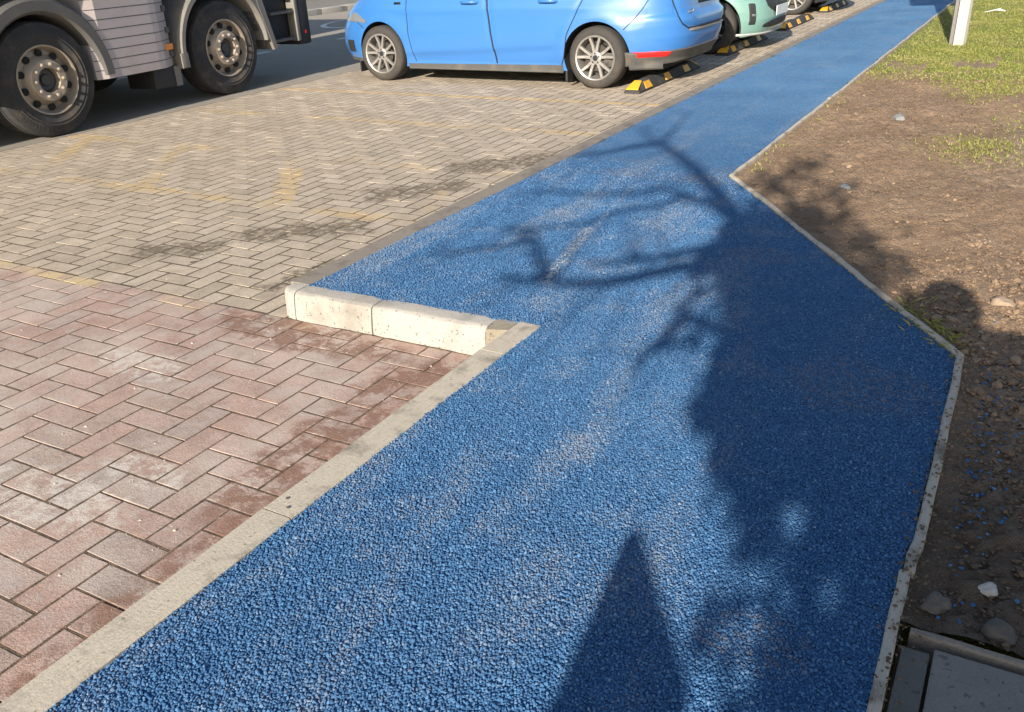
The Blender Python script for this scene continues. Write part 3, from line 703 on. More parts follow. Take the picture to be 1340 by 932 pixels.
def car_wheel(parent, x, y, R, w, side, rim_mat, spokes=10, rim_r=None):
    """axle along y; side=+1: outer face toward +y"""
    rr = rim_r or R*.70
    e_ = empty('wheel'); e_.parent = parent; e_.location = (x, y, R)
    s = side
    prof = [(-w/2, rr), (-w/2-.004, rr+.02), (-w/2-.006, R-.05), (-w/2+.012, R-.014), (-w/2+.035, R), (w/2-.035, R), (w/2-.012, R-.014), (w/2+.006, R-.05), (w/2+.004, rr+.02), (w/2, rr), (w/2-.02, rr-.01), (-w/2+.02, rr-.01)]
    t = MB().lathe(prof, 'y', n=56, closed=True)
    for k in range(3):
        yy = -w/2+.055+k*(w-.11)/2
    t.build('tyre', M['tyre'], e_, 50)
    o_ = s*w/2
    rim = MB().lathe([(o_, rr+.006), (o_+s*.006, rr), (o_+s*.001, rr-.012), (o_-s*.03, rr-.022), (o_-s*.12, rr-.03)], 'y', n=48)
    rim.build('rim', rim_mat, e_, 40)
    MB().lathe([(o_-s*.12, rr-.029), (o_-s*.11, rr-.035), (o_-s*.11, rr*.64), (o_-s*.055, rr*.62), (o_-s*.058, .0)], 'y', n=32).build('brake_disc', simple('disc_dark', (.055, .05, .045), .6, .4), e_)  # dark metal disc and drum filling the wheel behind the spokes
    for dd in (-1, 1):
        a = dd*.17; a2 = dd*.27
        def P(r_, a_, off, dy): return (r_*math.cos(a_)-off*math.sin(a_), o_+s*dy, r_*math.sin(a_)+off*math.cos(a_))
        wi, wo = .014, .011; v = []
        for (r_, a_, hw, d1, d2) in ((.035, a, wi, -.012, -.04), (rr*.55, (a+a2)/2, (wi+wo)/2, -.012, -.036), (rr-.012, a2, wo, -.004, -.03)):
            v += [P(r_, a_, -hw, d1), P(r_, a_, hw, d1), P(r_, a_, hw*1.2, d2), P(r_, a_, -hw*1.2, d2)]
        f = [(i*4+q, i*4+(q+1) % 4, i*4+4+(q+1) % 4, i*4+4+q) for i in (0, 1) for q in range(4)] + [(0, 1, 2, 3), (8, 9, 10, 11)]
        pieces('spoke', MB().add(v, f).mesh('spoke', rim_mat), e_, spokes//2, 'y', 0, .3)
    MB().lathe([(o_-s*.04, .062), (o_-s*.014, .060), (o_-s*.008, .05), (o_-s*.010, .03), (o_-s*.010, 0)], 'y', n=24).build('hub', rim_mat, e_, 40)
    MB().lathe([(o_-s*.012, .028), (o_-s*.004, .026), (o_-s*.003, 0)], 'y', n=20).build('hub_cap', M['seam'], e_, 40)
    pieces('wheel_nut', MB().lathe([(o_-s*.02, .009), (o_-s*.006, .009), (o_-s*.006, 0)], 'y', n=8).mesh('wheel_nut', M['alloy_dark']), e_, 5, 'y', .044, .3)
    return e_
class Car:
    """x forward, y to the car's left, z up from the ground; origin midway between the axles"""
    def __init__(c, xf, xr, W, wb, R, zb, belt, hood_z, nf=3.0, nr=4.2, crease=True, archR=.335, hood_x=1.0):
        c.__dict__.update(locals())
    def zt(c, x):
        t = np.clip((x-c.hood_x)/(c.xf-.1-c.hood_x), 0, 1); t2 = np.clip((-x-1.2)/1.0, 0, 1)
        return c.belt - (c.belt-c.hood_z)*t**1.6 + .02*t2
    def zb_(c, x):
        return c.zb + .045*np.clip((np.abs(x)-c.wb/2-.25)/.4, 0, 1) + np.where(x < -c.wb/2, .05*np.clip((-x-c.wb/2-.2)/.3, 0, 1), 0)
    def half(c, v):
        return c.W*np.interp(v, [0, .06, .2, .45, .7, .88, 1], [.945, .955, .985, 1.0, .992, .972, .93])
    def ends(c, v):
        f = c.xf*np.interp(v, [0, .1, .3, .6, .85, 1], [.965, .985, 1, .99, .955, .91])
        r = c.xr*np.interp(v, [0, .12, .3, .55, .6, .85, 1], [.955, .985, 1.0, .998, .975, .965, .945])
        return f, r
    def plan(c, x, v):
        f, r = c.ends(v)
        t = np.where(x > 0, np.abs(x)/f, np.abs(x)/np.abs(r)); n = np.where(x > 0, c.nf, c.nr)
        return np.clip(1-np.clip(t, 0, 1)**n, 0, 1)**(1/n)
    def side(c, x, z):
        x = np.asarray(x, float); z = np.asarray(z, float)
        b, t = c.zb_(x), c.zt(x); v = np.clip((z-b)/(t-b), 0, 1)
        y = c.half(v)*c.plan(x, v)
        if c.crease:
            zc = .335-.05*np.clip(x, -1, 1)
            m_ = np.clip(1-(np.abs(x)-.75)/.25, 0, 1)
            y = y - .020*m_*(1/(1+np.exp((z-zc)/.008)))*np.clip((z-.14)/.1, 0, 1)
            y = y + .010*np.exp(-((z-.74)/.035)**2)*np.clip(1-(np.abs(x)-1.2)/.4, 0, 1)
        for s in (-1, 1):                                # swollen wheel arches
            d = np.sqrt((x-s*c.wb/2)**2+(z-c.R)**2)
            y = y + .014*np.exp(-((d-c.archR-.03)/.06)**2)
        return y
    def body(c, name, mat, parent, nv=44, N=150):
        t = np.linspace(0, 2*np.pi, 2000, endpoint=False)
        def ring(v):
            f, r = c.ends(v); ct, st = np.cos(t), np.sin(t)
            n = np.where(ct > 0, c.nf, c.nr); a = np.where(ct > 0, f, abs(r))
            x = a*np.sign(ct)*np.abs(ct)**(2/n)
            y0 = np.sign(st)*np.abs(st)**(2/n)*c.W
            L = np.concatenate([[0], np.cumsum(np.hypot(np.diff(np.append(x, x[0])), np.diff(np.append(y0, y0[0]))))])
            u = np.linspace(0, L[-1], N, endpoint=False)
            xx = np.interp(u, L, np.append(x, x[0])); sy = np.interp(u, L, np.append(y0, y0[0]))
            return xx, sy
        V = []
        for v in np.linspace(0, 1, nv):
            xx, sy = ring(v); zz = c.zb_(xx)+v*(c.zt(xx)-c.zb_(xx))
            ym = c.side(xx, zz)
            k = np.abs(sy)/c.W; flat = c.half(v)*c.plan(xx, v)
            yy = np.where(flat > 1e-4, np.sign(sy)*np.maximum(np.minimum(np.abs(sy)/c.W*c.half(v), 9), 0), 0)
            yy = np.where(k > .6, np.sign(sy)*(ym*1.0), yy)
            V.append(np.stack([xx, yy, zz], -1))
        V = np.concatenate(V); F = []
        for j in range(nv-1):
            for i in range(N): F.append((j*N+i, j*N+(i+1) % N, (j+1)*N+(i+1) % N, (j+1)*N+i))
        vs = [tuple(p) for p in V]
        bm = bmesh.new(); bv = [bm.verts.new(p) for p in vs]
        for f in F: bm.faces.new([bv[i] for i in f])
        # crowned top
        top = [bv[(nv-1)*N+i] for i in range(N)]; bot = [bv[i] for i in range(N)]
        half = N//2
        prev = top
        for s_, dz in ((.9, .018), (.7, .035), (.35, .048)):
            cur = [bm.verts.new((v.co.x*(1-(1-s_)*.06), v.co.y*s_, v.co.z+dz)) for v in top]
            for i in range(N): bm.faces.new((prev[i], prev[(i+1) % N], cur[(i+1) % N], cur[i]))
            prev = cur
        for i in range(half): 
            a, b_, d, e_ = prev[i], prev[i+1], prev[N-1-i], prev[(N-i) % N]
            q = []
            for w in (a, b_, d, e_):
                if w not in q: q.append(w)
            if len(q) >= 3:
                try: bm.faces.new(q)
                except ValueError: pass
        for i in range(half):
            a, b_, d, e_ = bot[i], bot[i+1], bot[N-1-i], bot[(N-i) % N]
            q = []
            for w in (a, b_, d, e_):
                if w not in q: q.append(w)
            if len(q) >= 3:
                try: bm.faces.new(q)
                except ValueError: pass
        bmesh.ops.recalc_face_normals(bm, faces=bm.faces[:])
        me = bpy.data.meshes.new(name); bm.to_mesh(me); bm.free()
        me.materials.append(mat); me.materials.append(M['underbody'])
        o = link(name, me, parent)
        # wheel arches cut out
        cm = MB()
        for sx in (-1, 1):
            for sy in (-1, 1):
                ya, yb = sy*(c.W-.32), sy*(c.W+.2)
                cm.lathe([(ya, 0), (ya, c.archR), (yb, c.archR), (yb, 0)], 'y', (sx*c.wb/2, 0, c.R-.005), 48)
        cme = cm.mesh('cut', M['underbody']); cme.materials.clear(); cme.materials.append(mat); cme.materials.append(M['underbody'])
        cme.polygons.foreach_set('material_index', [1]*len(cme.polygons))
        bmx = bmesh.new(); bmx.from_mesh(cme); bmesh.ops.remove_doubles(bmx, verts=bmx.verts[:], dist=1e-5); bmesh.ops.recalc_face_normals(bmx, faces=bmx.faces[:]); bmx.to_mesh(cme); bmx.free()
        co = link('cut', cme, parent); bpy.context.view_layer.update(); md = o.modifiers.new('arch', 'BOOLEAN'); md.operation = 'DIFFERENCE'; md.object = co; md.solver = 'EXACT'
        dg = bpy.context.evaluated_depsgraph_get(); me2 = bpy.data.meshes.new_from_object(o.evaluated_get(dg))
        o.modifiers.clear(); o.data = me2; bpy.data.objects.remove(co)
        smooth_mesh(me2, 32)
        return o
    def band(c, name, mat, parent, za, zb, off=.006, xs=None, sides=(1, -1), smooth=30, thick=.004):
        """a strip of trim or a panel on the side; za/zb are numbers or functions of x"""
        fa = za if callable(za) else (lambda x: za+0*x); fb = zb if callable(zb) else (lambda x: zb+0*x)
        nz = 10
        for s in sides:
            mb = MB()
            v = []; f = []; n = len(xs)
            for x in xs:
                for k in range(nz+1):
                    z = float(fa(x)+(fb(x)-fa(x))*k/nz); y = float(c.side(x, z)); ed = -thick if k in (0, nz) else off
                    v.append((x, s*(y+ed), z))
            for i in range(n-1):
                for k in range(nz): f.append((i*(nz+1)+k, i*(nz+1)+k+1, (i+1)*(nz+1)+k+1, (i+1)*(nz+1)+k))
            mb.add(v, f); mb.build(name, mat, parent, smooth)
    def panel(c, name, mat, parent, outline, s, off=.003, res=.03):
        """door panel: outline = (z list, x_front list, x_rear list)"""
        zs, xa, xb = outline; Z = np.linspace(zs[0], zs[-1], 26); v = []; f = []; nx = 24
        for z in Z:
            a = np.interp(z, zs, xa); b = np.interp(z, zs, xb)
            for i in range(nx+1):
                x = a+(b-a)*i/nx; y = float(c.side(x, z)); ed = (-.004 if (i in (0, nx) or z in (Z[0], Z[-1])) else off)
                v.append((x, s*(y+ed), z))
        for j in range(len(Z)-1):
            for i in range(nx): f.append((j*(nx+1)+i, j*(nx+1)+i+1, (j+1)*(nx+1)+i+1, (j+1)*(nx+1)+i))
        o = MB().add(v, f).build(name, mat, parent, 30)
        ln = [(np.interp(z, zs, xa), z) for z in Z] 
        rn = [(np.interp(z, zs, xb), z) for z in Z]
        for L in (ln, rn): MB().tube([(x, s*(float(c.side(x, z))+.0012), z) for x, z in L], .0042, 6).build('seam', M['seam'], o)
        return o
    def greenhouse(c, mat, parent, zr=1.5, xa=1.0, xb=-1.95, ta=.15, tb=-1.75):
        v = []; f = []; n = 9; N = 40
        for j in range(n):
            t = j/(n-1); x1 = xa+(ta-xa)*t**.9; x0 = xb+(tb-xb)*t; w = c.W*(.93-.17*t**1.3); z = c.belt+.0+(zr-c.belt)*math.sin(t*math.pi/2)**.95
            for i in range(N):
                a = 2*math.pi*i/N; ca, sa = math.cos(a), math.sin(a)
                v.append(((x0+x1)/2+(x1-x0)/2*math.copysign(abs(ca)**.35, ca), w*math.copysign(abs(sa)**.35, sa), z))
        for j in range(n-1):
            for i in range(N): f.append((j*N+i, j*N+(i+1) % N, (j+1)*N+(i+1) % N, (j+1)*N+i))
        MB().add(v, f).build('window_glass', M['glass_dark'], parent, 60)
        rf = MB(); w = c.W*.765
        rv = []; rfc = []
        for i in range(9):
            x = ta+.05+(tb-ta-.1)*i/8
            for k in range(9):
                y = -w+2*w*k/8; rv.append((x, y, zr+.03-.06*(k/4-1)**2*.5-.03*(i/4-1)**2))
        for i in range(8):
            for k in range(8): rfc.append((i*9+k, i*9+k+1, i*9+k+10, i*9+k+9))
        rf.add(rv, rfc); r_ = rf.build('roof', mat, parent, 60)
        for s in (-1, 1):
            for (xb_, xt_) in ((xa-.03, ta), ((xa+xb)/2+.1, (ta+tb)/2+.1), (xb+.10, tb+.06)):
                MB().tube([(xb_, s*c.W*(.93-.06*(xb_ < -1)), c.belt), ((xb_*.45+xt_*.55), s*c.W*(.87-.05*(xb_ < -1)), c.belt+(zr-c.belt)*.6), (xt_, s*c.W*(.76-.05*(xb_ < -1)), zr-.01)], .035, 8).build('pillar', mat, r_)

# --- the blue car: tail to the path
car = Car(2.17, -2.13, .885, 2.60, .288, .16, .93, .72, nf=3.8, nr=4.4, archR=.338)
bc = empty('parked_car', (-5.045, 9.06, ZB), math.pi + R_(-1.0)); tag(bc, 'sky blue family car parked with its tail toward the path', 'car')
car.body('body', M['blue_paint'], bc)
for (x, wy) in ((1.30, 0), (-1.30, 0)):
    for s in (1, -1): car_wheel(bc, x, s*(.885-.115), .288, .205, s, M['alloy'], 10, .205)
xs_side = np.linspace(-.945, .945, 40)
car.band('sill_trim', M['trim'], bc, lambda x: .135+0*x, lambda x: .205+.012*(-x)+0*x, .006, xs_side)
zz = [.215, .30, .5, .8, .90]
for s in (1, -1):
    d1 = car.panel('door', M['blue_paint'], bc, (zz, [.85, .865, .90, .905, .90], [-.17, -.165, -.14, -.105, -.09]), s)
    d2 = car.panel('door', M['blue_paint'], bc, (zz, [-.18, -.175, -.15, -.115, -.10], [-.93, -.965, -1.005, -1.16, -1.20]), s)
    for (d, hx) in ((d1, .10), (d2, -.80)):
        y = float(car.side(hx, .80)); h = MB()
        h.tube([(hx-.10, s*(y+.004), .802), (hx-.085, s*(y+.03), .806), (hx, s*(y+.038), .808), (hx+.085, s*(y+.03), .806), (hx+.10, s*(y+.004), .802)], [.010, .014, .015, .014, .010], 10)
        h.build('handle', M['blue_paint'], d, 60)
        MB().lathe([(0, .045), (.0025, .042), (.0025, 0)], 'y', (hx+.01, s*(y+.0015) if s > 0 else -y-.004, .79), 20).build('handle_cup', M['blue_paint'], d, 40)
# rear: grey lower bumper, reflectors, tailgate, step strip, lamps, badge
def rear_patch(name, mat, parent, y0, y1, za, zb, off=.006, ny=24, nz=8, fz=None):
    v = []; f = []
    for i in range(ny+1):
        y = y0+(y1-y0)*i/ny
        for k in range(nz+1):
            z = za+(zb-za)*k/nz
            if fz: z += fz(y)
            # solve x on the tail where half width equals |y|
            lo, hi = -2.2, -.5; yt = max(.012, min(abs(y), float(car.side(-1.0, z))*.965))
            for _ in range(30):
                mx = (lo+hi)/2
                if float(car.side(mx, z)) > yt: hi = mx
                else: lo = mx
            ed = -.006 if (i in (0, ny) or k in (0, nz)) else off
            v.append((hi-ed, math.copysign(yt, y), z))
    for i in range(ny):
        for k in range(nz): f.append((i*(nz+1)+k, i*(nz+1)+k+1, (i+1)*(nz+1)+k+1, (i+1)*(nz+1)+k))
    return MB().add(v, f).build(name, mat, parent, 40)
lower = lambda y: .05*(1-(abs(y)/.87)**3)*.6
rear_patch('rear_bumper_trim', M['trim'], bc, -.84, .84, .195, .33, .010, 40, 8, lower)
for s in (1, -1):
    xs_c = np.linspace(-1.62, -1.86, 10)
    car.band('bumper_corner_trim', M['trim'], bc, .17, .33, .008, np.linspace(-1.615, -1.90, 12), (s,))
    rear_patch('rear_reflector', M['red_lens'], bc, s*.60, s*.80, .258, .328, .018, 12, 4, lambda y: .014)
    rear_patch('tail_lamp', M['red_lens'], bc, s*.58, s*.76, .80, .90, .010, 10, 6)
tg = rear_patch('tailgate', M['blue_paint'], bc, -.60, .60, .52, .90, .012, 30, 12, lambda y: .06*(abs(y)/.6)**4)
sm = MB(); 
rear_patch('bumper_step', simple('scuffed_step', (.20, .18, .165), .6), bc, -.48, .48, .495, .525, .014, 24, 4)
rear_patch('plate_recess', M['seam'], tg, -.27, .27, .70, .815, .016, 8, 4)
hb = rear_patch('tailgate_handle', M['blue_paint'], tg, -.12, .12, .80, .845, .035, 8, 4)
cu = bpy.data.curves.new('badge', 'FONT'); cu.body = 'C-MAX'; cu.size = .05; cu.extrude = .002
tmp = link('badge_tmp', cu); dg = bpy.context.evaluated_depsgraph_get(); bme = bpy.data.meshes.new_from_object(tmp.evaluated_get(dg)); bpy.data.objects.remove(tmp)
bme.materials.clear(); bme.materials.append(M['chrome'])
bd = link('badge', bme, tg); lo = -2.07
bd.matrix_local = Matrix.Translation((-2.092, .50, .655)) @ Matrix(((0, 0, -1, 0), (-1, 0, 0, 0), (0, 1, 0, 0), (0, 0, 0, 1)))
def tail_x(y, z):
    lo_, hi_ = -2.2, -.5
    for _ in range(30):
        mx = (lo_+hi_)/2
        if float(car.side(mx, z)) > max(.012, abs(y)): hi_ = mx
        else: lo_ = mx
    return hi_
for pts_ in ([(.60, .90), (.60, .75), (.60, .64), (.57, .575), (.50, .532)], [(-.60, .90), (-.60, .75), (-.60, .64), (-.57, .575), (-.50, .532)], [(.50, .532), (.25, .530), (0.02, .530), (-.25, .530), (-.50, .532)]):
    MB().tube([(tail_x(y, z)-.009, y, z) for y, z in pts_], .006, 6).build('seam', M['seam'], tg)
# fuel and bumper seams, front lamp, side badge, front lower lip
def seam_line(parent, pts, s): MB().tube([(x, s*(float(car.side(x, z))+.001), z) for x, z in pts], .0038, 6).build('seam', M['seam'], parent)
for s in (1, -1):
    seam_line(bc, [(-1.58, .545), (-1.66, .62), (-1.74, .72), (-1.80, .82), (-1.84, .90)], s)
    seam_line(bc, [(1.55, .55), (1.65, .60), (1.74, .66)], s)
    xs_h = np.linspace(1.50, 1.93, 18)
    car.band('headlight', M['lens'], bc, lambda x: .60+.02*(x-1.5), lambda x: .625+.085*np.clip((x-1.5)/.2, 0, 1)-.10*np.clip((x-1.75)/.2, 0, 1), .006, xs_h, (s,))
    car.band('fog_lamp_surround', M['black'], bc, .28, .42, .006, np.linspace(1.76, 1.90, 8), (s,))
    car.band('front_lip', M['trim'], bc, .185, .225, .006, np.linspace(1.62, 1.95, 14), (s,))
    MB().box(.98, 1.07, s*float(car.side(1.02, .80))-.004, s*float(car.side(1.02, .80))+.004, .79, .815).build('side_badge', M['chrome'], bc)
    MB().box(-.985, -.965, s*.78-.06, s*.78+.06, .06, .16).build('mud_flap', M['black'], bc); MB().box(1.615, 1.63, s*.77-.08, s*.77+.08, .09, .2).build('mud_flap', M['black'], bc)
car.greenhouse(M['blue_paint'], bc)
MB().box(-1.85, 1.75, -.56, .56, .15, .3).build('underbody', M['underbody'], bc)

# --- the pale green car: nose to the path
c2 = Car(1.93, -1.95, .845, 2.62, .300, .165, .90, .74, nf=4.2, nr=4.0, crease=False, archR=.345)
gc = empty('parked_car', (-4.81, 11.64, ZB), 0); tag(gc, 'pale sea green small car parked nose toward the path beside the blue car', 'car')
car = c2
c2.body('body', M['teal_paint'], gc)
for x in (1.31, -1.31):
    for s in (1, -1): car_wheel(gc, x, s*(.845-.105), .300, .195, s, M['alloy_dark'], 10, .205)
c2.band('sill_trim', M['black'], gc, .14, .2, .006, np.linspace(-.85, .85, 30))
def nose_patch(name, mat, parent, y0, y1, za, zb, off=.006, ny=20, nz=8, fa=None, fb=None):
    v = []; f = []
    for i in range(ny+1):
        y = y0+(y1-y0)*i/ny
        a = za+(fa(y) if fa else 0); b = zb+(fb(y) if fb else 0)
        for k in range(nz+1):
            z = a+(b-a)*k/nz; lo_, hi_ = .5, 2.3; yt = max(.012, min(abs(y), float(car.side(.9, z))*.965))
            for _ in range(30):
                mx = (lo_+hi_)/2
                if float(car.side(mx, z)) > yt: lo_ = mx
                else: hi_ = mx
            ed = -.006 if (i in (0, ny) or k in (0, nz)) else off
            v.append((lo_+ed, math.copysign(yt, y), z))
    for i in range(ny):
        for k in range(nz): f.append((i*(nz+1)+k, i*(nz+1)+k+1, (i+1)*(nz+1)+k+1, (i+1)*(nz+1)+k))
    return MB().add(v, f).build(name, mat, parent, 40)
gr = nose_patch('grille', M['black'], gc, -.46, .46, .40, .66, .006, 30, 10, fa=lambda y: .12*(abs(y)/.46)**3)
st = MB()
for a in range(9):
    for b in range(5):
        y = -.40+.1*a+(.05 if b % 2 else 0); z = .44+.045*b
        if abs(y) < .42 - (0 if z > .5 else .12): st.add([(1.925-.10*(abs(y)/.45)**2.2*1.2, y-.016, z), (1.94-.10*(abs(y)/.45)**2.2*1.2, y, z-.008), (1.925-.10*(abs(y)/.45)**2.2*1.2, y+.016, z), (1.94-.10*(abs(y)/.45)**2.2*1.2, y, z+.008)], [(0, 1, 2, 3)])
st.build('grille_studs', M['chrome'], gr)
nose_patch('lower_intake', M['black'], gc, -.52, .52, .25, .36, .006, 24, 6, fa=lambda y: .02*(abs(y)/.5)**2, fb=lambda y: -.06*(abs(y)/.52)**4)
nose_patch('front_lip', simple('silver_lip', (.42, .42, .40), .5), gc, -.80, .80, .185, .215, .018, 40, 3)
pt = MB().box(1.942, 1.950, -.26, .26, .385, .495, .002).build('number_plate', simple('plate_white', (.72, .72, .70), .4), gc)
ch = MB()
for k in range(7): ch.box(1.951, 1.9525, -.22+.064*k+(.02 if k > 3 else 0)-.004, -.22+.064*k+(.02 if k > 3 else 0)+.032, .405, .475)
for s in (1, -1):
    fl = nose_patch('fog_lamp_recess', M['black'], gc, s*.60, s*.665, .30, .56, .006, 8, 10, fa=lambda y: .0)
    nose_patch('fog_lamp', M['chrome'], fl, s*.60, s*.65, .40, .44, .014, 4, 4)
    nose_patch('headlight', M['lens'], gc, s*.48, s*.70, .58, .68, .010, 10, 6)
    d1 = c2.panel('door', M['teal_paint'], gc, ([.22, .4, .8, .88], [.80, .83, .84, .83], [-.25, -.22, -.15, -.13]), s)
    c2.panel('door', M['teal_paint'], gc, ([.22, .4, .8, .88], [-.26, -.23, -.16, -.14], [-.84, -.86, -1.0, -1.02]), s)
c2.greenhouse(M['teal_paint'], gc, 1.45, .9, -1.6, .1, -1.35)
MB().box(-1.5, 1.5, -.54, .54, .16, .3).build('underbody', M['underbody'], gc)

# --- the black car beyond and one across the road
c3 = Car(2.05, -2.0, .88, 2.58, .315, .17, .95, .78, nf=3.8, nr=4.0, crease=False, archR=.36)
car = c3
kc = empty('parked_car', (-5.02, 16.64, ZB), 0); tag(kc, 'black car with alloy wheels, farthest of the cars parked along the path', 'car')
c3.body('body', M['dark_paint'], kc)
for x in (1.29, -1.29):
    for s in (1, -1): car_wheel(kc, x, s*(.88-.11), .315, .21, s, M['alloy'], 10, .23)
nose_patch('grille', M['black'], kc, -.5, .5, .42, .62); nose_patch('lower_intake', M['black'], kc, -.6, .6, .24, .36)
for s in (1, -1):
    nose_patch('headlight', M['lens'], kc, s*.52, s*.76, .62, .72, .010, 10, 6)
    c3.panel('door', M['dark_paint'], kc, ([.24, .4, .8, .9], [.85, .87, .88, .87], [-.25, -.22, -.15, -.13]), s)
    c3.panel('door', M['dark_paint'], kc, ([.24, .4, .8, .9], [-.26, -.23, -.16, -.14], [-.90, -.92, -1.05, -1.1]), s)
c3.greenhouse(M['dark_paint'], kc, 1.47, .95, -1.8, .12, -1.55)
MB().box(-1.75, 1.7, -.54, .54, .16, .3).build('underbody', M['underbody'], kc)
fc = copy_tree(kc); fc.location = (-18.4, 20.3, 0); fc.rotation_euler = (0, 0, R_(90)); fc['label'] = 'dark car across the road, only its wheel showing past the lorry'
fc2 = copy_tree(kc); fc2.location = (-18.4, 15.3, 0); fc2.rotation_euler = (0, 0, R_(90)); fc2['label'] = 'dark car across the road behind the front of the lorry'

# ------------------------------------------------------------------ lorry (x outward to its right, y forward, z up)
M['cab'] = simple('lorry_panel', (.40, .345, .335), .45, var=.05, dirt=((.33, .27, .225), .4))
M['fender'] = simple('grey_fender', (.095, .09, .086), .7, var=.12, dirt=((.15, .13, .105), .5))
M['fender_light'] = simple('grey_beige_fender', (.17, .158, .142), .7, var=.12, dirt=((.25, .21, .16), .6))
M['rim_steel'] = simple('dirty_steel_rim', (.36, .30, .24), .5, .35, var=.25, scale=20, dirt=((.20, .15, .10), .6))
M['hub'] = simple('hub_dark', (.06, .06, .062), .45, .4)
M['truck_tyre'] = simple('lorry_tyre', (.034, .033, .034), .85, var=.25, scale=30, bump=.003, dirt=((.11, .085, .062), .7))
M['amber'] = simple('amber_lens', (.75, .25, .02), .3)
def truck_wheel(parent, y, x, s=1, steer=0):
    e_ = empty('wheel'); e_.parent = parent; e_.location = (x, y, .47); e_.rotation_euler = (0, 0, R_(steer))
    R, w, rr = .47, .30, .284
    prof = [(0, rr), (s*.004, rr+.02), (s*.012, rr+.06), (s*.015, rr+.063), (s*.015, rr+.068), (s*.012, rr+.071), (s*.012, R-.10), (s*.0155, R-.097), (s*.0155, R-.092), (s*.012, R-.09), (s*.002, R-.05), (-s*.012, R-.012), (-s*.03, R-.002)]
    for q in range(4): prof += [(-s*(.06+q*.055), R), (-s*(.066+q*.055), R-.014), (-s*(.078+q*.055), R-.014), (-s*(.084+q*.055), R)]
    prof += [(-s*(w-.03), R-.002), (-s*w, R-.05), (-s*w, rr)]
    MB().lathe(prof, 'x', n=64).build('tyre', M['truck_tyre'], e_, 40)
    rib = MB()
    for k in range(90):                                 # moulded ribs round the shoulder
        a = 2*math.pi*k/90; r0, r1 = R-.075, R-.035
        c_, s_ = math.cos(a), math.sin(a); t_ = .004
        rib.add([(s*.0145, r0*c_-t_*s_, r0*s_+t_*c_), (s*.0145, r0*c_+t_*s_, r0*s_-t_*c_), (s*.008, r1*c_+t_*s_, r1*s_-t_*c_), (s*.008, r1*c_-t_*s_, r1*s_+t_*c_)], [(0, 1, 2, 3)])
    rib.build('sidewall_ribs', M['truck_tyre'], e_)['kind'] = 'stuff'
    rim = MB().lathe([(s*.002, rr+.004), (s*.010, rr), (s*.006, rr-.012), (-s*.035, rr-.022), (-s*.060, rr-.04), (-s*.052, rr-.075), (-s*.012, rr-.105), (s*.014, rr-.112), (s*.022, rr-.120), (s*.022, .104), (-s*.0, .100), (-s*.06, .096), (-s*.06, 0)], 'x', n=56).build('rim', M['rim_steel'], e_, 40)
    pieces('hand_hole', MB().lathe([(-s*.05, .030), (-s*.0300, .030), (-s*.0300, 0)], 'x', n=14).mesh('hand_hole', M['underbody']), e_, 10, 'x', .22, .314)
    pieces('wheel_nut', MB().lathe([(s*.02, .0185), (s*.028, .0185), (s*.030, .015), (s*.042, .013), (s*.044, .008), (s*.044, 0)], 'x', n=10).mesh('wheel_nut', M['rim_steel'], 40), e_, 10, 'x', .133, 0)
    MB().lathe([(-s*.058, .094), (-s*.03, .090), (-s*.026, .078), (-s*.035, .05), (-s*.022, .045), (-s*.02, 0)], 'x', n=32).build('hub', M['hub'], e_, 40)
    return e_
lo = empty('lorry', (-7.345, 4.87, ZB), R_(4.3)); tag(lo, 'pale pinkish white lorry with two steered axles standing on the road', 'lorry')
for y in (0, 2.22):
    truck_wheel(lo, y, 0, 1, -3); truck_wheel(lo, y, -2.28, -1, -3)
for y in (-3.6, -4.95):
    truck_wheel(lo, y, 0, 1); truck_wheel(lo, y, -2.28, -1)
def arch_band(yc, ro, ri, a0, a1, x0, x1, zc=.47, n=30, straight=None):
    pts = []
    for k in range(n+1):
        a = R_(a0+(a1-a0)*k/n); pts.append((math.cos(a), math.sin(a)))
    v = []; f = []
    for (c_, s_) in pts:
        for (x, r_) in ((x0, ri), (x1-.03, ri), (x1, ri+.025), (x1, ro-.03), (x1-.035, ro), (x0, ro)):
            v.append((x, yc+r_*c_, zc+r_*s_))
    for i in range(n):
        for k in range(6): f.append((i*6+k, i*6+(k+1) % 6, i*6+6+(k+1) % 6, i*6+6+k))
    f += [tuple(range(6)), tuple(n*6+k for k in range(6))]
    return MB().add(v, f)
arch_band(0, .70, .565, 0, 180, -.36, .055, .43).build('wheel_arch', M['fender'], lo, 40)
arch_band(2.22, .70, .60, 2, 178, -.36, .045, .46).build('wheel_arch', M['fender_light'], lo, 40)
MB().box(-.36, .045, 1.52, 1.62, .355, .50, .01).build('arch_foot', M['fender_light'], lo, 40)
# front half of the second arch: sloping flank with ribbed inner liner
MB().prism([(2.70, 1.02), (2.80, 1.02), (2.99, .38), (2.93, .37)], 'x', -.3, .05).build('arch_flank', M['fender_light'], lo)
for k in range(7): MB().box(-.32, -.02, 2.66+.032*k-.002, 2.675+.032*k, .99-.085*k-.07, .99-.085*k, .004).build('arch_liner_rib', M['fender'], lo)
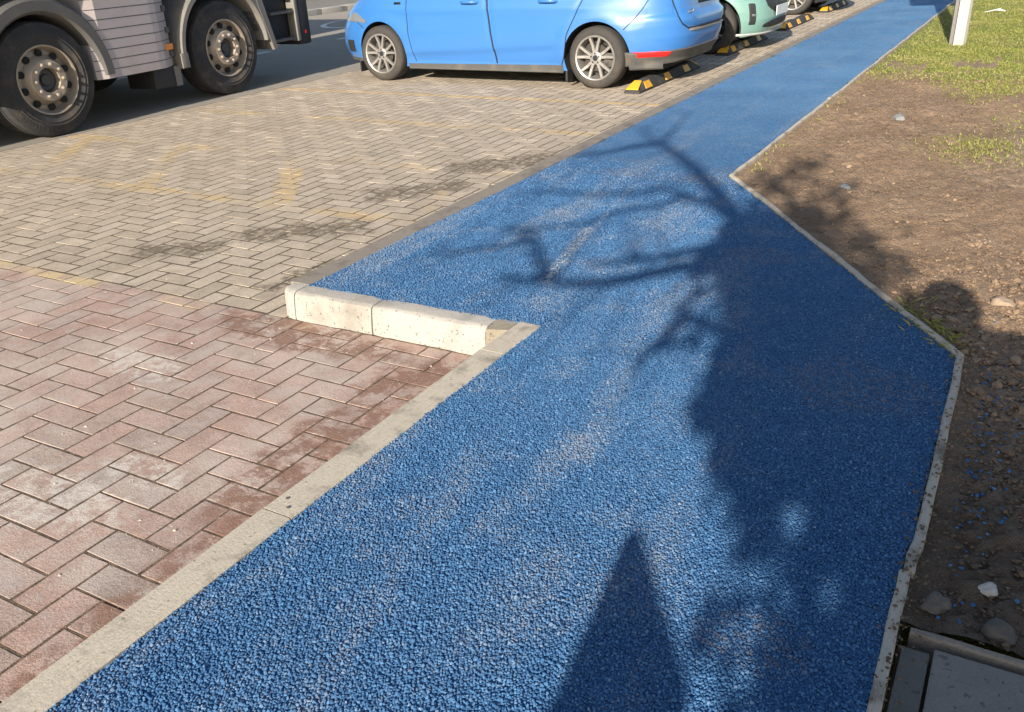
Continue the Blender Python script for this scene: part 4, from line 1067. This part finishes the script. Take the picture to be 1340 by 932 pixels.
# side panel between the axles, folded round toward the second arch
prof = [(.50, .0), (.60, .048), (1.22, .052), (1.30, .048), (1.50, -.055), (1.50, -.40), (.50, -.40)]
body = MB(); n = len(prof)
v = [(x, y, z) for z in (.395, 1.16) for (y, x) in prof]
body.add(v, [tuple(range(n)), tuple(range(n, 2*n))] + [(i, (i+1) % n, n+(i+1) % n, n+i) for i in range(n)])
sp_ = body.build('side_panel', M['cab'], lo)
for z in np.arange(.47, 1.16, .085):
    g_ = MB(); g_.add([(x+.0012, y, z+dz) for (y, x) in prof[:5] for dz in (-.0035, .0035)], [(2*i, 2*i+1, 2*i+3, 2*i+2) for i in range(4)]); g_.build('groove', M['trim'], sp_)
for z in (.485, .70, .90): MB().box(-.03, -.005, 1.44, 1.478, z, z+.05, .004).build('hinge', M['fender'], sp_)
la = MB().box(-.03, .022, 1.36, 1.46, .548, .605, .006).build('side_marker_lamp', M['amber'], lo, 40); la.rotation_euler = (0, 0, 0)
MB().box(-.38, -.02, 1.18, 1.52, .205, .392, .008).build('mud_flap', M['black'], lo, 40)
MB().box(-.025, -.012, 1.45, 1.53, .20, .39).build('mud_flap_edge', M['fender_light'], lo)
MB().box(-1.75, -.55, -5.6, 3.3, .45, .98).build('chassis', M['underbody'], lo)
for y in (0, 2.22): MB().tube([(-2.0, y, .47), (-.3, y, .47)], .09).build('axle', M['underbody'], lo)
# cab steps and front corner
st_ = MB().box(-.5, -.10, 2.98, 3.46, .42, 1.25).build('step_well', M['black'], lo)
for z in (.43, .72, 1.0): MB().box(-.12, .015, 2.99, 3.40, z, z+.03, .006).build('step', M['fender'], st_)
MB().box(-.09, .03, 3.40, 3.455, .41, 1.25, .008).build('step_frame', M['fender_light'], st_, 40)
MB().box(-2.4, .02, 3.462, 3.66, .36, 1.0, .03).build('front_bumper', M['black'], lo, 40)
MB().box(.0205, .026, 3.55, 3.575, .48, .515).build('reflector', M['red_lens'], lo)
MB().box(-2.38, .0, 1.65, 3.62, 1.26, 3.2, .08).build('cab', M['cab'], lo, 40)
MB().box(.001, .006, 2.05, 3.35, 1.9, 2.7, .002).build('cab_window', M['glass_dark'], lo)
MB().box(-2.40, .055, -5.8, 1.45, 1.25, 3.05, .03).build('tipper_body', simple('tipper_steel', (.30, .29, .28), .55, .3, dirt=((.25, .2, .15), .6)), lo, 40)
for y in (-3.6, -4.95): arch_band(y, .62, .56, 10, 170, -.36, .03, .48).build('wheel_arch', M['fender'], lo, 40)
l2 = copy_tree(lo); l2.location = (-10.25, 4.6, ZB); l2['label'] = 'unseen second lorry added behind the first one to widen its shadow'  # unseen copy, added to widen the shadow across the road

# ------------------------------------------------------------------ behind the camera: what throws the shadows across the path
TE = math.tan(SUN_EL)
def up_sun(gx, gy, yp):
    """the point over y=yp whose shadow falls on ground point (gx, gy)"""
    s = gy-yp; return Vector((gx-SHX*s, yp, s*math.hypot(1, SHX)*TE))
TY = -2.8
bark = simple('bark', (.14, .105, .075), .9, var=.3, scale=12, bump=.02)
leafm = simple('ivy_leaf', (.035, .07, .02), .5, var=.3)
tr = empty('ivy_clad_tree', (.86, TY, -.02)); tag(tr, 'bare branched tree with an ivy clad trunk, behind the viewer, shadowing the path', 'tree')
def T(p, dy=0): return up_sun(p[0], p[1], TY+dy) - Vector((.86, TY, -.02))
limbs = [([(-1.04, 3.88), (-1.33, 4.42), (-1.63, 4.92), (-1.85, 5.24), (-2.08, 5.53), (-2.21, 5.4), (-2.31, 5.2), (-2.47, 5.05)], .062, .018, .1),
 ([(-2.08, 5.53), (-2.16, 6.0), (-2.28, 6.67)], .03, .008, .2), ([(-2.1, 5.52), (-2.3, 5.81), (-2.43, 6.09)], .026, .008, .1),
 ([(-1.18, 4.08), (-1.35, 4.29), (-1.54, 4.41), (-1.65, 4.49), (-1.81, 4.31), (-1.99, 4.25), (-2.23, 4.23), (-2.4, 4.1)], .034, .012, -1.2),
 ([(-1.39, 4.31), (-1.52, 4.35), (-1.57, 4.15), (-1.73, 4.0), (-1.78, 3.78), (-1.96, 3.58), (-2.15, 3.56)], .028, .010, -1.5),
 ([(-.98, 3.55), (-1.12, 3.38), (-1.25, 3.21), (-1.34, 3.08), (-1.49, 3.0), (-1.66, 2.97), (-1.81, 2.96)], .048, .016, .3),
 ([(-1.1, 3.63), (-1.18, 3.56), (-1.26, 3.44), (-1.38, 3.34), (-1.48, 3.26), (-1.55, 3.27)], .038, .012, -.3),
 ([(-1.58, 3.0), (-1.75, 3.21), (-1.91, 3.46), (-2.04, 3.55), (-2.15, 3.56)], .030, .010, -.9),
 ([(-.98, 2.88), (-.96, 2.66), (-.97, 2.52), (-.98, 2.42)], .03, .015, -.8),
 ([(-1.9, 3.41), (-2.01, 3.28), (-2.17, 3.13), (-2.28, 3.18)], .02, .007, -1.6),
 ([(-.75, 3.9), (-1.0, 4.52), (-1.16, 4.86), (-1.05, 5.3)], .045, .012, -.6), ([(-.7, 3.7), (-.93, 4.31), (-.81, 4.7)], .03, .01, -.8)]
for k, (pts, r0, r1, dy) in enumerate(limbs):
    n = len(pts); P = [T(p, dy*.4*i/n if k else dy*.4) for i, p in enumerate(pts)]
    if k in (3, 4, 5, 6, 8, 10, 11): P = [T((-.45, max(2.6, pts[0][1]-.8)))] + P; n += 1
    lb_ = MB().tube(P, [r0*.85+(r1*.85-r0*.85)*i/(n-1) for i in range(n)], 8).build('limb', bark, tr, 60)
    for q in range(n):
        i = random.randrange(max(1, n//3), n); a_ = P[i-1].lerp(P[i], random.random()); d0 = (P[i]-P[i-1]).normalized(); sg = random.choice((-1, 1)); L = random.uniform(.15, .42)
        pd = Vector((-d0.z*sg, 0, d0.x*sg)); st_ = [a_ + d0*L*.45*t + pd*L*t + Vector((random.gauss(0, .015), random.gauss(0, .04), random.gauss(0, .015))) for t in (0, .35, .7, 1)]; st_[0] = a_
        MB().tube(st_, [.0065, .005, .004, .0025], 5).build('twig', bark, lb_)
P = [Vector((0, 0, -.1)), Vector((.0, 0, .6)), T((.02, 1.2)), T((-.08, 1.75)), T((-.40, 2.5)), T((-.62, 3.2)), T((-.9, 3.7)), T((-1.1, 4.0))]
MB().tube(P, [.19, .15, .14, .14, .13, .11, .09, .06], 12).build('trunk', bark, tr, 60)
# ivy leaves hung in clumps round trunk and lower limbs
mass = [(-1.03, 3.94), (-1.01, 3.6), (-.84, 3.46), (-.73, 3.61), (-.74, 3.06), (-.59, 3.12), (-.48, 3.25), (-.65, 2.73), (-.51, 2.79), (-.37, 2.92), (-.22, 2.95), (-.63, 2.43), (-.5, 2.44), (-.38, 2.49), (-.24, 2.40), (-.5, 2.18), (-.38, 2.19), (-.26, 2.2), (-.15, 2.25), (-.36, 1.98), (-.23, 1.93), (-.13, 1.98), (-.14, 1.72), (-.12, 1.54), (-.11, 1.41), (-.10, 1.29), (-.85, 3.9), (-.62, 3.4), (-.35, 2.7), (-.52, 2.95), (-.66, 3.3)]
thin = [(-1.16, 4.86), (-1.05, 5.17), (-1.17, 4.52), (-.93, 4.31), (-.81, 4.6), (-.79, 4.03), (-.67, 4.08), (-.57, 3.72), (-.46, 3.82), (-.38, 3.46), (-.31, 1.5), (-.26, 1.43), (-.25, 1.25), (-.40, 1.26), (-.33, 1.78), (-.30, 1.62), (-.20, 1.32), (-.45, 1.98), (-.72, 3.85), (-.95, 3.2), (-.9, 2.9)]
def leaves(cl, nper, rad, lsz, name):
    n = len(cl)*nper; C = np.array([list(T(c)) for c in cl]); C = np.repeat(C, nper, 0)
    d = rng.normal(0, 1, (n, 3)); d /= np.linalg.norm(d, axis=1)[:, None]; q = C + d*(rng.random(n)**.5)[:, None]*np.array([rad, rad*1.7, rad])
    q[:, 2] = np.maximum(q[:, 2], .05)
    s_ = q[:, 2]/(TE*math.hypot(1, SHX)); gx = q[:, 0]+.86+SHX*s_; gy = q[:, 1]+TY+s_       # gaps in the ivy
    for (ax, ay, rx, ry) in ((-.222, 2.80, .034, .085), (-.33, 1.86, .05, .06), (-.55, 2.62, .03, .05), (-.80, 3.55, .035, .05), (-.2, 1.62, .04, .07), (-.62, 2.95, .02, .05)):
        k_ = ((gx-ax)/rx)**2+((gy-ay)/ry)**2 > 1; q, gx, gy = q[k_], gx[k_], gy[k_]
    n = len(q)
    a = rng.normal(0, 1, (n, 3)); a /= np.linalg.norm(a, axis=1)[:, None]; b = np.cross(a, rng.normal(0, 1, (n, 3))); b /= np.linalg.norm(b, axis=1)[:, None]
    s = rng.uniform(.6, 1.3, n)[:, None]*lsz; cn = np.cross(a, b)*s*.12
    V = np.stack([q-a*s, q-b*s*.8+cn, q+a*s, q+b*s*.8+cn], 1).reshape(-1, 3); F = np.arange(4*n).reshape(-1, 4)
    return link(name, np_mesh(name, V, F, leafm, attr=rng.random(n)), tr)
leaves(mass, 260, .145, .038, 'ivy'); leaves([c for c in thin if c[1] > 2.8], 42, .15, .034, 'ivy_sprays'); leaves([c for c in thin if c[1] < 2.8], 13, .13, .03, 'ivy_sprays')
# unseen panel, outline made up to cast the triangular shadow
HY = -1.7
pts = [up_sun(*p, HY) for p in ((-.575, 1.05), (-.652, 1.575), (-.635, 1.60), (-.53, 1.435), (-.366, 1.18))]
poly = [(pts[0].x-.02, -.1), (pts[1].x, pts[1].z), (pts[2].x, pts[2].z), (pts[3].x, pts[3].z), (pts[4].x, pts[4].z), (pts[4].x+.05, -.1)]
ho = empty('shadow_panel', (poly[0][0], HY, 0)); tag(ho, 'unseen panel added behind the viewer to throw a triangular shadow', 'panel')
o = MB().prism([(a-poly[0][0], b) for a, b in poly], 'y', -.012, .012).build('board', simple('plywood', (.38, .27, .16), .7, var=.2, scale=9), ho)
MB().box(.02, .07, -.06, -.014, -.1, 1.2).build('batten', M['timber'], ho)
# the person taking the picture
def person():
    root = empty('person', (.40, -.32, -.02)); tag(root, 'person in a dark coat standing behind the viewer, throwing the head and shoulder shadow', 'person')
    J = {'pelvis': (0, 0, .92, .20, .15), 'waist': (0, .0, 1.05, .14, .10), 'chest': (0, .0, 1.28, .165, .115), 'neck0': (0, -.01, 1.49, .15, .10), 'neck': (0, .0, 1.54, .085, .08), 'head': (0, .02, 1.57, .085, .095), 'crown': (0, .02, 1.64, .07, .08)}
    E = [('pelvis', 'waist'), ('waist', 'chest'), ('chest', 'neck0'), ('neck0', 'neck'), ('neck', 'head'), ('head', 'crown')]
    for s, n in ((-1, 'l'), (1, 'r')):
        hx = -.26 if s < 0 else -.22
        J.update({n+'sh': (s*.215, -.01, 1.455, .108, .10), n+'el': (s*.22-.03, .06, 1.13, .065, .065), n+'wr': (s*.04+hx-.05+(.08 if s > 0 else 0), .19, 1.17, .032, .03), n+'pa': (s*.035+hx-.07+(.04 if s > 0 else 0), .225, 1.20, .034, .022),
                  n+'hip': (s*.105, 0, .84, .15, .13), n+'kn': (s*.125, .015, .48, .11, .10), n+'an': (s*.11, -.02, .10, .042, .045), n+'to': (s*.125, .15, .045, .042, .035)})
        E += [('chest', n+'sh'), (n+'sh', n+'el'), (n+'el', n+'wr'), (n+'wr', n+'pa'), ('pelvis', n+'hip'), (n+'hip', n+'kn'), (n+'kn', n+'an'), (n+'an', n+'to')]
        px, py, pz = J[n+'pa'][:3]
        for q in range(5):
            fx = px + (q-2)*.017*s; l = (.03, .042, .046, .042, .034)[q]
            J[f'{n}f{q}a'] = (fx, py+.02, pz+.012+l*.3, .009, .009); J[f'{n}f{q}b'] = (fx-s*.006, py+.016+.3*l, pz+.02+l*.85, .008, .008)
            E += [(n+'pa', f'{n}f{q}a'), (f'{n}f{q}a', f'{n}f{q}b')]
    names = list(J); idx = {k: i for i, k in enumerate(names)}
    me = bpy.data.meshes.new('body'); me.from_pydata([J[k][:3] for k in names], [(idx[a], idx[b]) for a, b in E], [])
    o = link('body', me, root); md = o.modifiers.new('skin', 'SKIN'); sb = o.modifiers.new('sub', 'SUBSURF'); sb.levels = 2; sb.render_levels = 2
    sv = me.skin_vertices[0].data if len(me.skin_vertices) else None
    if sv:
        for k in names: sv[idx[k]].radius = J[k][3:5]; sv[idx[k]].use_root = k == 'pelvis'
    dg = bpy.context.evaluated_depsgraph_get(); m2 = bpy.data.meshes.new_from_object(o.evaluated_get(dg)); o.modifiers.clear(); o.data = m2
    smooth_mesh(m2); m2.materials.append(simple('dark_coat', (.03, .03, .04), .9))
    hm = bmesh.new(); bmesh.ops.create_uvsphere(hm, u_segments=20, v_segments=12, radius=.103)
    for v in hm.verts: v.co = Vector((v.co.x, v.co.y*1.1, v.co.z*1.0)) + Vector((0, .005, 1.575))
    m3 = bpy.data.meshes.new('hair'); hm.to_mesh(m3); hm.free(); smooth_mesh(m3); m3.materials.append(simple('hair', (.03, .02, .015), .7)); link('hair', m3, root)
person()
